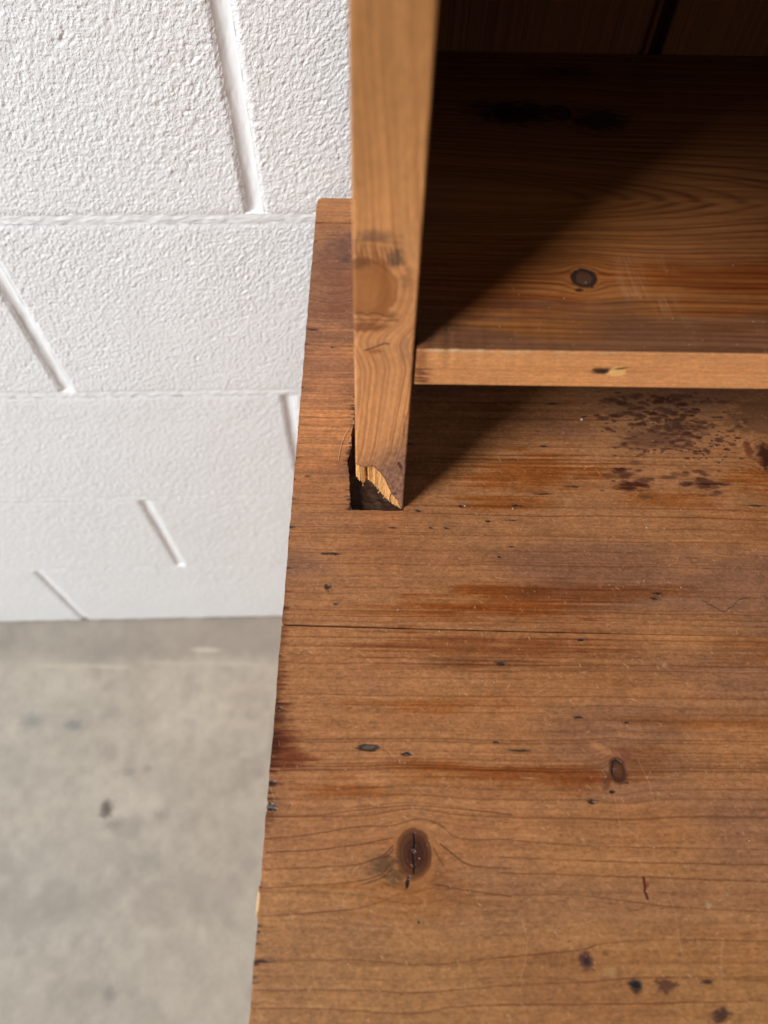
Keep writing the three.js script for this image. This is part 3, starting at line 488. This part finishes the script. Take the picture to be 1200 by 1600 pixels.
// --- shelf: top face and front edge as one profile
const SX0 = 0.0143, SX1 = 0.303, SD = FZ - BACK - 0.001, SA = SD + (SH1 - SH0);
const sh = new Board(SX0, SX1, 0, SA, 1400, 1240);
{
  const knots = [[0.091, 0.182, 0.0064, 0.0066], [0.092, 0.055, 0.010, 0.009]];
  const tt = rings(-0.2, 3.2, (q) => 0.034, 411), te = rings(-0.01, 0.04, () => 0.0011, 412, () => 0.9);
  // rings for the cathedral are laid on a unit scale
  const unit = (() => { const R = rng(414), L = []; let q = -1.2; while (q < 30) { q += 0.32 + 0.42 * R(); L.push([q, 0.5 + 0.5 * R()]); } return (q) => { let v = 0; let lo = 0, hi = L.length - 1; while (lo < hi) { const m = (lo + hi) >> 1; if (L[m][0] < q) lo = m + 1; else hi = m; } for (const i of [lo - 1, lo]) if (L[i]) { const d = q - L[i][0]; v = Math.max(v, L[i][1] * (d < 0 ? 0.4 * Math.exp(d / 0.14) + 0.6 * Math.exp(-((d / 0.09) ** 2)) : Math.exp(-((d / 0.08) ** 2)))); } return v; }; })();
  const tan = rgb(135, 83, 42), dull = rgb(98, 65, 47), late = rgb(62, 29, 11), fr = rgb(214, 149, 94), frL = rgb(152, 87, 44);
  sh.fill((x, s, o) => {
    if (s < SD) {
      const z = s, f = flow(x, z, knots), w = f + 0.006 * (fbm(x * 7, z * 12, 421) - 0.5) + 0.0008 * (vn(x * 40, z * 160, 422) - 0.5);
      const c = (w - 0.128 - 0.02 * (x - 0.1)) / 0.0105, cq = Math.sqrt(1 + c * c) * 1.6 + (x - 0.135) / 0.045 * Math.exp(-c * c * 0.12) - 1.5 + 0.25 * c;
      const r = unit(cq + (c > 0 ? 0 : 0.2)) * (0.5 + 0.6 * fbm(x * 12, w * 300, 423, 2)), st = fbm(x * 12, w * 600, 424, 3) - 0.5, fine = vn(x * 150, w * 3000, 425) - 0.5, p = fbm(x * 10, z * 22, 426), m = fbm(x * 420, z * 600, 427, 2) - 0.5;
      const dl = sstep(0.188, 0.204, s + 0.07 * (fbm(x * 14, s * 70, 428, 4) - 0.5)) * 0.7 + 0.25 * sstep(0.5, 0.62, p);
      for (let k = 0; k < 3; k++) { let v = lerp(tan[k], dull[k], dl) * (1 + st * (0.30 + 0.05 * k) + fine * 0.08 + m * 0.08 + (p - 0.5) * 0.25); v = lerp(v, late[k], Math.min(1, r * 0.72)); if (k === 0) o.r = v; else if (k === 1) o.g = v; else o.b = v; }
      o.h = -0.04 * r + 0.03 * fine + 0.04 * st; o.rough = 0.46 + 0.12 * m + 0.1 * dl;
    } else {
      const e = s - SD, q = e + 0.0016 * (fbm(x * 9, e * 60, 431) - 0.5) + 0.0003 * (vn(x * 60, e * 700, 432) - 0.5) + 0.004 * sstep(0.05, 0.014, x) * (e / 0.02 - 0.5), r = te(q) * (0.2 + 1.0 * fbm(x * 22, q * 500, 433, 2)) * (0.5 + 0.6 * sstep(0.006, 0.014, e)), st = fbm(x * 10, q * 900, 434, 3) - 0.5, m = fbm(x * 1300, e * 1900, 435, 2) - 0.5, f = vn(x * 300, e * 3600, 436) - 0.5, p = fbm(x * 22, e * 60, 437);
      for (let k = 0; k < 3; k++) { let v = fr[k] * (1 + st * 0.10 + m * 0.24 + f * 0.16 + (p - 0.5) * 0.16); v = lerp(v, frL[k], r * 0.75); if (k === 0) o.r = v; else if (k === 1) o.g = v; else o.b = v; }
      o.h = -0.04 * r + 0.06 * m + 0.04 * f; o.rough = 0.66;
    }
  });
  sh.streak(0.16, 0.178, 0.09, 0.010, [0.82, 0.62, 0.38], 0.8, 441); sh.streak(0.19, 0.20, 0.06, 0.010, [0.84, 0.66, 0.44], 0.7, 442); sh.streak(0.05, 0.185, 0.04, 0.02, [0.78, 0.62, 0.52], 0.6, 443);
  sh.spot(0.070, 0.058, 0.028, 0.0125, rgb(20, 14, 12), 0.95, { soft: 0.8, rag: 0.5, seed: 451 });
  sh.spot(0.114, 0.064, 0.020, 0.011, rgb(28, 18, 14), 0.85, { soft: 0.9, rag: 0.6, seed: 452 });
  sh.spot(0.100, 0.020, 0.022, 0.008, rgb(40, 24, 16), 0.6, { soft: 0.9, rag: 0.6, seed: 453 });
  sh.box(0.0935, 0.057, 0.012, 0.012, (dx, dz, k) => { const d = Math.hypot(dx / 0.0068, dz / 0.0068), m = 1 - sstep(0.9, 1.05, d); if (m > 0) sh.tint(k, d > 0.75 ? rgb(24, 14, 12) : rgb(60, 34, 22), m * 0.9); });
  sh.box(0.091, 0.182, 0.012, 0.012, (dx, dz, k, X, Z) => { const d = Math.hypot(dx / 0.0062, dz / 0.0064) + (fbm(X * 500, Z * 500, 455) - 0.5) * 0.25, m = 1 - sstep(0.9, 1.06, d); if (m > 0) { sh.tint(k, d > 0.62 ? rgb(40, 28, 24) : rgb(66, 44, 32), m * 0.92); sh.b[k] -= 0.08 * m * (d > 0.62 ? 1 : 0.3); } });
  sh.spot(0.0875, 0.1895, 0.0022, 0.0012, rgb(30, 18, 16), 0.8, { seed: 456 });
  // whitish brushed smear
  sh.box(0.116, 0.190, 0.03, 0.034, (dx, dz, k, X, Z) => { const d = Math.hypot(dx / 0.023, (dz + dx * 0.2) / 0.025), n = fbm((X - Z * 0.12) * 2200, Z * 60, 457, 2), m = (1 - sstep(0.2, 1.15, d + (fbm(X * 120, Z * 90, 458) - 0.5) * 0.9)) * sstep(0.40, 0.62, n) * sstep(0.35, 0.6, fbm(X * 90, Z * 70, 459, 3)); if (m > 0) { sh.tint(k, rgb(150, 116, 92), m * 0.5); sh.r[k] += 0.12 * m; } });
  const P = rng(66);
  for (let i = 0; i < 420; i++) { const x = lerp(SX0, SX1, P()), s = SD * (1 - 0.4 * P() * P()), a = P() * 3.14, l = 0.0002 + 0.0009 * P() ** 2; sh.line([[x, s], [x + Math.cos(a) * l, s + Math.sin(a) * l]], 0.00014, rgb(206, 168, 134), 0.2 + 0.5 * P() * P(), 0); }
  for (let i = 0; i < 900; i++) { const x = lerp(SX0, SX1, P()), s = SD + 0.023 * P(), l = 0.0006 + 0.002 * P(); sh.line([[x, s], [x + l, s + (P() - 0.5) * 0.0006]], 0.00012, P() < 0.5 ? rgb(198, 150, 102) : rgb(150, 88, 46), 0.25 + 0.4 * P(), 0.02); }
  // front edge marks
  const EY = SD + 0.0117;
  sh.spot(0.0963, EY + 0.0006, 0.0056, 0.0020, rgb(44, 26, 18), 0.92, { soft: 0.6, rag: 0.4, seed: 461, deep: 0.2 });
  sh.spot(0.1030, EY + 0.0002, 0.0046, 0.0036, rgb(226, 176, 108), 0.95, { soft: 0.3, rag: 0.35, seed: 462, ang: -0.25, deep: 0.15 });
  sh.spot(0.1045, EY - 0.0013, 0.0035, 0.0008, rgb(70, 42, 26), 0.8, { soft: 0.6, seed: 463, ang: -0.2 });
  for (let i = 0; i < 26; i++) sh.spot(0.0150 + 0.004 * P(), SD + 0.012 + 0.010 * P(), 0.001 + 0.005 * P(), 0.0004, rgb(88, 48, 28), 0.6, { soft: 0.8, seed: 470 + i });
  sh.spot(0.0165, SD + 0.006, 0.003, 0.010, rgb(132, 76, 44), 0.55, { soft: 0.9, rag: 0.5, seed: 480 });
  for (let i = 0; i < 40; i++) sh.spot(0.02 + 0.085 * P() ** 1.6, SD + 0.0008 * P() + 0.0004, 0.0008 + 0.0032 * P(), 0.0004 + 0.0006 * P(), rgb(198, 157, 115), 0.5 + 0.4 * P(), { soft: 0.6, rag: 0.6, seed: 490 + i });
}
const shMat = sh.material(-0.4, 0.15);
{
  const NXs = 260, prof = [], r = 0.0008, XE = 1.085;
  prof.push([BACK + 0.001, SH1, 0], [-0.33, SH1, -0.33 - BACK - 0.001], [-0.25, SH1, -0.25 - BACK - 0.001]);
  for (let i = 0; i <= 5; i++) { const a = i / 5 * Math.PI / 2; prof.push([FZ - r + r * Math.sin(a), SH1 - r + r * Math.cos(a), SD - r + i / 5 * 2 * r * 0.9]); }
  prof.push([FZ, (SH0 + SH1) / 2, SD + (SH1 - SH0) / 2]);
  for (let i = 0; i <= 3; i++) { const a = i / 3 * Math.PI / 2; prof.push([FZ - r + r * Math.cos(a), SH0 + r - r * Math.sin(a), SA - r * 1.6 + i / 3 * r * 1.5]); }
  prof.push([BACK + 0.001, SH0, SA + 0.2]);
  const pos = [], uv = [], idx = [], n = prof.length;
  for (let i = 0; i <= NXs; i++) { const t = i / NXs, x = t < 0.9 ? SX0 + 0.0004 + (0.31 - SX0) * t / 0.9 : lerp(0.31, XE, (t - 0.9) / 0.1);
    for (const [z, y, s] of prof) { const edge = Math.abs(z - FZ) < 0.002 && y > SH1 - 0.002 ? 1 : 0, wob = edge * (0.0005 * (vn(x * 130, 1, 501) - 0.5) + 0.0011 * sstep(0.11, 0.02, x) * (vn(x * 420, 2, 502) - 0.6)); pos.push(x - K0.x, y + wob - TOP, z + wob * 0.8 - K0.z); uv.push((x - SX0) / (SX1 - SX0), s / SA); } }
  for (let i = 0; i < NXs; i++) for (let k = 0; k < n - 1; k++) { const a = i * n + k, b = a + n; idx.push(a, a + 1, b + 1, a, b + 1, b); }
  const o = pos.length / 3; for (const x of [SX0 + 0.0004, XE]) { const p0 = pos.length / 3; for (const [z, y] of prof) { pos.push(x - K0.x, y - TOP, z - K0.z); uv.push((y - SH0) / 0.3, z / 0.3); } for (let k = 1; k < n - 1; k++) x < 0.5 ? idx.push(p0, p0 + k + 1, p0 + k) : idx.push(p0, p0 + k, p0 + k + 1); }
  const g = new THREE.BufferGeometry(); g.setAttribute('position', new THREE.Float32BufferAttribute(pos, 3)); g.setAttribute('uv', new THREE.Float32BufferAttribute(uv, 2)); g.setIndex(idx); g.computeVertexNormals();
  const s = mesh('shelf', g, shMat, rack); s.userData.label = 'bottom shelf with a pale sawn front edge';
}
put('shelf', beveled(1.07, 0.022, 0.281), 0.55, TOP + 0.3155, -0.2905, 'x', darkMat, rack);  // unseen upper shelf, its overhang deepened to shade the bottom shelf
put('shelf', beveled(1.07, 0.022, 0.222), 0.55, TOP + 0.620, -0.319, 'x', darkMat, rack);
put('side_panel', beveled(0.026, 0.95, 0.24), 1.098, TOP + 0.476, -0.326, 'y', sideMat, rack);
put('top_board', beveled(1.15, 0.024, 0.27), 0.55, TOP + 0.963, -0.32, 'x', sideMat, rack);
// back boards, tongued together with a bead between two quirks
{
  const backMat = plainWood(231, rgb(168, 108, 64), rgb(140, 88, 52), 512, 512, 0.14, 0.3, 0.0045);
  const ends = [0.0108, 0.1555]; for (let x = 0.1555 + 0.128; x < 1.08; x += 0.128) ends.push(x); ends.push(1.084);
  for (let i = 0; i < ends.length - 1; i++) {
    const a = ends[i] + 0.0035, b = ends[i + 1] - 0.0035, y0 = 0.003, y1 = 0.948, s = [];
    // plan outline: flat face, then a quirk and a round bead at the right edge
    s.push([a, -0.010], [a, -0.0006], [a + 0.0008, 0], [b - 0.0072, 0], [b - 0.0068, -0.0045], [b - 0.0036, -0.0045]);
    for (let k = 0; k <= 6; k++) { const t = Math.PI * (1 - k / 6); s.push([b - 0.0017 + 0.0017 * Math.cos(t), -0.0022 + 0.0020 * Math.sin(t)]); }
    s.push([b, -0.010]);
    const g = new THREE.ExtrudeGeometry(new THREE.Shape(s.map(([x, z]) => new THREE.Vector2(x, -z))), { depth: y1 - y0, bevelEnabled: false });
    g.rotateX(-Math.PI / 2); const G = boxUV(g, 0.3, 0.14, 'y'); G.translate(-K0.x, y0, BACK - K0.z); mesh('back_board', G, backMat, rack);
  }
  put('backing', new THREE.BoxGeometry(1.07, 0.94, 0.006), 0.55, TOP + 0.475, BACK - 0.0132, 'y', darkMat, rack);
}

// ------------------------------------------------------------------ small loose things on the top
function strand(name, pts, r, mat, label, category) {
  const c = new THREE.CatmullRomCurve3(pts.map((p) => new THREE.Vector3(...p))), m = mesh(name, new THREE.TubeGeometry(c, 60, r, 6), mat); m.userData = { label, category }; return m;
}
strand('hair', [[0.1795, TOP + 0.0004, -0.1505], [0.1825, TOP + 0.0003, -0.1480], [0.1865, TOP + 0.0003, -0.1455], [0.1905, TOP + 0.0003, -0.1432], [0.1930, TOP + 0.0006, -0.1452], [0.1962, TOP + 0.0004, -0.1468], [0.1985, TOP + 0.0016, -0.1495], [0.2040, TOP + 0.0030, -0.1505]], 0.00013, new THREE.MeshStandardMaterial({ color: new THREE.Color().setRGB(0.03, 0.022, 0.018), roughness: 0.5 }), 'dark curled hair lying on the stained planks at the right', 'hair');
strand('wood_fibre', [[-0.0197, TOP + 0.0012, -0.2640], [-0.0225, TOP + 0.0010, -0.2585], [-0.0247, TOP + 0.0007, -0.2505], [-0.0260, TOP + 0.0004, -0.2390]], 0.00014, new THREE.MeshStandardMaterial({ color: new THREE.Color().setRGB(0.62, 0.40, 0.22), roughness: 0.7 }), 'thin pale wood fibre beside the splintered foot of the rack', 'fibre');
{
  const R = rng(808), gs = [], spots = [[0.128, -0.273, 1.5], [0.1565, -0.1955, 0.9], [0.0505, -0.2085, 0.8], [0.0790, -0.2070, 0.9]];
  for (let i = 0; i < 170; i++) spots.push([lerp(-0.05, 0.29, R()), lerp(-0.28, 0.055, R() ** 0.8), 0.25 + 0.35 * R() * R()]);
  for (const [x, z, s] of spots) {
    if (x > -0.021 && x < 0.018 && z < -0.203) continue;
    const g = new THREE.IcosahedronGeometry(0.00075 * s, 0), p = g.attributes.position; for (let k = 0; k < p.count; k++) { const q = 0.7 + 0.6 * hash(Math.round(p.getX(k) * 1e7), Math.round(p.getY(k) * 1e7) + Math.round(p.getZ(k) * 3e7), 5); p.setXYZ(k, p.getX(k) * q * (1 + R() * 0.02), p.getY(k) * q * 0.6, p.getZ(k) * q); }
    g.rotateY(R() * 6.28); g.translate(x, TOP + 0.0004 * s, z); g.deleteAttribute('uv'); gs.push(g);
  }
  for (let i = 0; i < 60; i++) { const x = lerp(0.02, 0.29, R()), z = FZ - 0.001 - 0.07 * R() * R(), g = new THREE.IcosahedronGeometry(0.00014 + 0.00012 * R(), 0); g.translate(x, SH1 + 0.0001, z); g.deleteAttribute('uv'); gs.push(g); }
  const g = mergeGeometries(gs); g.computeVertexNormals();
  const m = mesh('dust', g, new THREE.MeshStandardMaterial({ color: new THREE.Color().setRGB(0.45, 0.35, 0.26), roughness: 0.9 })); m.userData = { label: 'pale specks of dust and wood crumbs on the top and shelf', category: 'dust', kind: 'stuff' };
}

// ------------------------------------------------------------------ floor
{
  const W = 2.2, H = 1.8, B = new Board(-1.6, -1.6 + W, -0.62, -0.62 + H, 1100, 900);
  const a = rgb(157, 149, 137), b = rgb(163, 150, 134), c = rgb(151, 146, 136), d = rgb(118, 110, 102);
  B.fill((x, z, o) => {
    const n = fbm(x * 4, z * 4, 601, 5), m = fbm(x * 14, z * 14, 602, 4), p = fbm(x * 2.4 + 4, z * 2.4, 603, 3), g = vn(x * 500, z * 500, 604) - 0.5;
    const strip = sstep(0.02, -0.02, z + 0.400 + 0.03 * (fbm(x * 9, 3, 605) - 0.5)) * (0.62 + 0.55 * (fbm(x * 11, z * 11, 606) - 0.4));
    const dark = sstep(0.60, 0.75, fbm(x * 17 + 3, z * 17, 607, 4)), lite = sstep(0.58, 0.74, fbm(x * 13 + 8, z * 13, 608, 3));
    const warm = sstep(-0.62, -0.2, x) * 0.55 + (p - 0.5) * 0.8;
    for (let k = 0; k < 3; k++) { let v = lerp(lerp(c[k], a[k], clamp(n * 1.3 - 0.15)), b[k], clamp(warm)); v *= 1 + (m - 0.5) * 0.10 + (fbm(x * 60, z * 60, 609, 3) - 0.5) * 0.13 + g * 0.06; v = lerp(v, d[k], clamp(strip) * 0.6); v = lerp(v, d[k], dark * 0.22); v = lerp(v, Math.min(1, v * 1.06), lite * 0.6); if (k === 0) o.r = v; else if (k === 1) o.g = v; else o.b = v; }
    o.h = g * 0.12 + (m - 0.5) * 0.3; o.rough = 0.72 + 0.12 * (m - 0.5);
  });
  for (const [x, z, rx, rz, s, col] of [[-0.458, -0.140, 0.012, 0.016, 0.8, rgb(70, 62, 56)], [-0.44, -0.115, 0.016, 0.010, 0.4, rgb(110, 102, 94)], [-0.62, -0.285, 0.024, 0.016, 0.45, rgb(104, 106, 104)], [-0.545, -0.278, 0.020, 0.012, 0.5, rgb(100, 104, 106)], [-0.36, -0.13, 0.018, 0.014, 0.35, rgb(110, 106, 100)], [-0.43, -0.2, 0.012, 0.008, 0.4, rgb(110, 104, 98)], [-0.4, -0.205, 0.01, 0.008, 0.4, rgb(110, 104, 98)], [-0.37, -0.06, 0.03, 0.02, 0.3, rgb(118, 114, 108)], [-0.40, 0.12, 0.014, 0.01, 0.4, rgb(110, 104, 98)], [-0.48, -0.30, 0.03, 0.012, 0.3, rgb(120, 116, 110)]]) B.spot(x, z, rx, rz, col, s, { soft: 0.8, rag: 0.6, seed: Math.round(x * 977) });
  for (const pts of [[[-0.63, -0.386], [-0.55, -0.391], [-0.47, -0.387]], [[-0.42, -0.394], [-0.33, -0.392], [-0.22, -0.390]], [[-0.34, -0.42], [-0.31, -0.43]]]) { for (let i = 0; i < 26; i++) { const t = hash(i, 5, 3), x = lerp(pts[0][0], pts[pts.length - 1][0], t), z = pts[0][1] + 0.006 * (hash(i, 6, 3) - 0.5); B.spot(x, z, 0.012 + 0.012 * hash(i, 8, 3), 0.004, rgb(170, 161, 146), 0.3, { soft: 0.9, rag: 0.7, seed: i }); } }
  const mat = B.material(-0.4, 0.4), g = new THREE.PlaneGeometry(9, 9); g.rotateX(-Math.PI / 2); g.translate(0, 0, 3.6);
  const p = g.attributes.position, uv = g.attributes.uv; for (let i = 0; i < p.count; i++) uv.setXY(i, (p.getX(i) + 1.6) / W, (p.getZ(i) + 0.62) / H);
  const f = mesh('floor', g, mat); f.userData = { label: 'grey mottled concrete floor below the dresser', kind: 'structure' };
}

// ------------------------------------------------------------------ painted block wall
{
  const wall = new THREE.Group(); wall.name = 'block_wall'; wall.position.set(0, 0, -0.4946); wall.rotation.y = 0.034356; wall.userData = { label: 'white painted rough concrete block wall behind the dresser', category: 'wall', kind: 'structure' }; scene.add(wall);
  const N = 512, D = new Uint8Array(N * N * 4), S = 0.16;
  for (let j = 0; j < N; j++) for (let i = 0; i < N; i++) {                    // fine relief, made to tile by blending its ends
    const f = (x, y) => 0.7 * fbm(x * 900, y * 800, 701, 3) + 0.3 * Math.abs(2 * vn(x * 1300, y * 1200, 702) - 1);
    const x = i / N * S, y = j / N * S, u = sstep(0.8, 1, i / N), v = sstep(0.8, 1, j / N);
    const n = lerp(lerp(f(x, y), f(x - S, y), u), lerp(f(x, y - S), f(x - S, y - S), u), v), k = 4 * (j * N + i); D[k] = D[k + 1] = D[k + 2] = clamp(n) * 255; D[k + 3] = 255;
  }
  const fine = new THREE.DataTexture(D, N, N); fine.wrapS = fine.wrapT = THREE.RepeatWrapping; fine.magFilter = fine.minFilter = THREE.LinearFilter; fine.needsUpdate = true;
  const paint = new THREE.MeshStandardMaterial({ color: new THREE.Color().setRGB(0.83, 0.85, 0.865), roughness: 0.7, bumpMap: fine, bumpScale: 0.0007 });
  const joint = new THREE.MeshStandardMaterial({ color: new THREE.Color().setRGB(0.835, 0.855, 0.87), roughness: 0.6 });
  const relief = (x, y, s) => {                                               // crusted, pebbly face of the block under thick paint
    const wx = x + 0.0016 * (vn(x * 210, y * 210, s + 1) - 0.5), wy = y + 0.0016 * (vn(x * 210, y * 210, s + 2) - 0.5);
    const k = 0.6 + 0.7 * fbm(x * 14, y * 14, s + 8, 2), a = vn(wx * 680, wy * 520, s + 3), b = 1 - Math.abs(2 * vn(wx * 400, wy * 300, s + 4) - 1), c = vn(wx * 1150, wy * 900, s + 5), l = fbm(x * 18, y * 18, s + 6, 2);
    return k * 0.00044 * (sstep(0.2, 0.85, a) - 0.6) + 0.00022 * (b - 0.5) + k * 0.00048 * (c - 0.5) - 0.0005 * sstep(0.78, 0.95, vn(wx * 330, wy * 270, s + 7)) + 0.0010 * (l - 0.5);
  };
  const T = 0.10, JW = 0.0060, JH = 0.0045;
  function block(x0, x1, y0, y1, cell, seed) {
    const w = x1 - x0, h = y1 - y0, nx = Math.max(2, Math.round(w / cell)), ny = Math.max(2, Math.round(h / cell)), g = new THREE.PlaneGeometry(w, h, nx, ny), p = g.attributes.position, uv = g.attributes.uv;
    for (let i = 0; i < p.count; i++) {
      let x = p.getX(i) + (x0 + x1) / 2, y = p.getY(i) + (y0 + y1) / 2;
      const jx = 0.0016 * (fbm(y * 90, x0 * 10, seed, 2) - 0.5), ex = Math.min(x - x0, x1 - x), ey = Math.min(y - y0, y1 - y), rx = 1 - sstep(-0.001, 0.0045, ex), ry = 1 - sstep(-0.0005, 0.0075, ey);
      const z = relief(x, y, seed) * (1 - Math.max(0.9 * rx, 0.45 * ry)) - 0.0020 * rx - 0.0005 * ry * ry;
      p.setXYZ(i, x + (rx > 0 ? jx : 0), y + (y < 0.008 ? 0.004 * (fbm(x * 40, 1, 799) - 0.5) : 0), z); uv.setXY(i, x / S, y / S);
    }
    g.computeVertexNormals();
    const m = mesh('block', g, paint, wall); return m;
  }
  const floorGap = 0.004;
  const rows = [[floorGap, 0.235, [-1.475, -1.02, -0.563, -0.108, 0.347, 0.80]], [0.235, 0.46, [-1.24, -0.78, -0.325, 0.13, 0.585]], [0.46, 0.685, [-1.47, -1.015, -0.559, -0.1035, 0.352, 0.80]], [0.685, 0.91, [-1.25, -0.795, -0.3395, 0.118, 0.572]], [0.91, 1.135, [-1.47, -1.015, -0.559, -0.1040, 0.351, 0.80]], [1.135, 1.36, [-1.25, -0.795, -0.3395, 0.118, 0.572]]];
  rows.forEach(([y0, y1, xs], r) => {
    for (let i = 0; i < xs.length - 1; i++) {
      const a = xs[i] + JW, b = xs[i + 1] - JW, seen = b > -0.72 && a < 0.0 && r < 5, cell = !seen ? 0.03 : r >= 3 ? 0.0010 : r === 2 ? 0.0018 : 0.003;
      block(a, b, r === 0 ? y0 : y0 + JH, y1 - JH, cell, 720 + 10 * (r * 7 + i));
    }
    if (r < 5) { // bed joint, struck nearly flush
      const g = new THREE.PlaneGeometry(2.25, JH * 2 + 0.002, 900, 30), p = g.attributes.position; g.translate(-0.35, y1, 0);
      for (let i = 0; i < p.count; i++) { const v = Math.abs(p.getY(i) - y1) / (JH + 0.001); p.setZ(i, -0.0005 - 0.0004 * v - 0.009 * sstep(0.965, 1, v) + 0.0016 * (fbm(p.getX(i) * 260, p.getY(i) * 300, 790 + r, 3) - 0.5)); }
      g.computeVertexNormals(); mesh('bed_joint', g, joint, wall);
    }
    for (const x of xs) { // upright joint, raked and tooled hollow
      const g = new THREE.PlaneGeometry(JW * 2 + 0.0006, y1 - y0 - JH * 2 + 0.001, 16, 160), p = g.attributes.position; g.translate(x, (y0 + y1) / 2, 0);
      for (let i = 0; i < p.count; i++) { const v = (p.getX(i) - x) / JW; p.setZ(i, -0.0040 + 0.0022 * v * v + 0.0012 * (fbm(p.getX(i) * 160, p.getY(i) * 60, 810 + r, 3) - 0.5)); }
      g.computeVertexNormals(); mesh('upright_joint', g, joint, wall);
    }
  });
  const core = new THREE.BoxGeometry(2.3, 1.36, T); core.translate(-0.35, 0.68, -0.0095 - T / 2); mesh('wall_core', core, joint, wall);
}

// ------------------------------------------------------------------ the window of the key light, and an added fill panel (out of frame)
function glowing(name, label, pos, aim, w, h, glow) {
  const g = thing(name, label, 'window', pos.x, pos.y, pos.z); g.lookAt(aim);
  mesh('pane', new THREE.PlaneGeometry(w, h).translate(0, 0, -0.02), new THREE.MeshStandardMaterial({ color: 0x000000, emissive: 0xffffff, emissiveIntensity: glow }), g);
  const fm = new THREE.MeshStandardMaterial({ color: new THREE.Color().setRGB(0.6, 0.6, 0.6), roughness: 0.5 });
  for (const s of [-1, 1]) { mesh('frame_bar', new THREE.BoxGeometry(0.06, h + 0.12, 0.08).translate(s * (w / 2 + 0.03), 0, -0.03), fm, g); mesh('frame_bar', new THREE.BoxGeometry(w, 0.06, 0.08).translate(0, s * (h / 2 + 0.03), -0.03), fm, g); }
  return g;
}
glowing('window', 'tall bright window up to the left in front of the wall', WIN_POS, AIM, WIN_W, WIN_H, 2);
glowing('added_fill_panel', 'wide pale added fill panel overhead in front of the dresser', FILL_POS, FILL_AIM, 2.4, 1.6, 0.5);  // added fill light in a window frame, not a known opening

renderer.render(scene, camera);
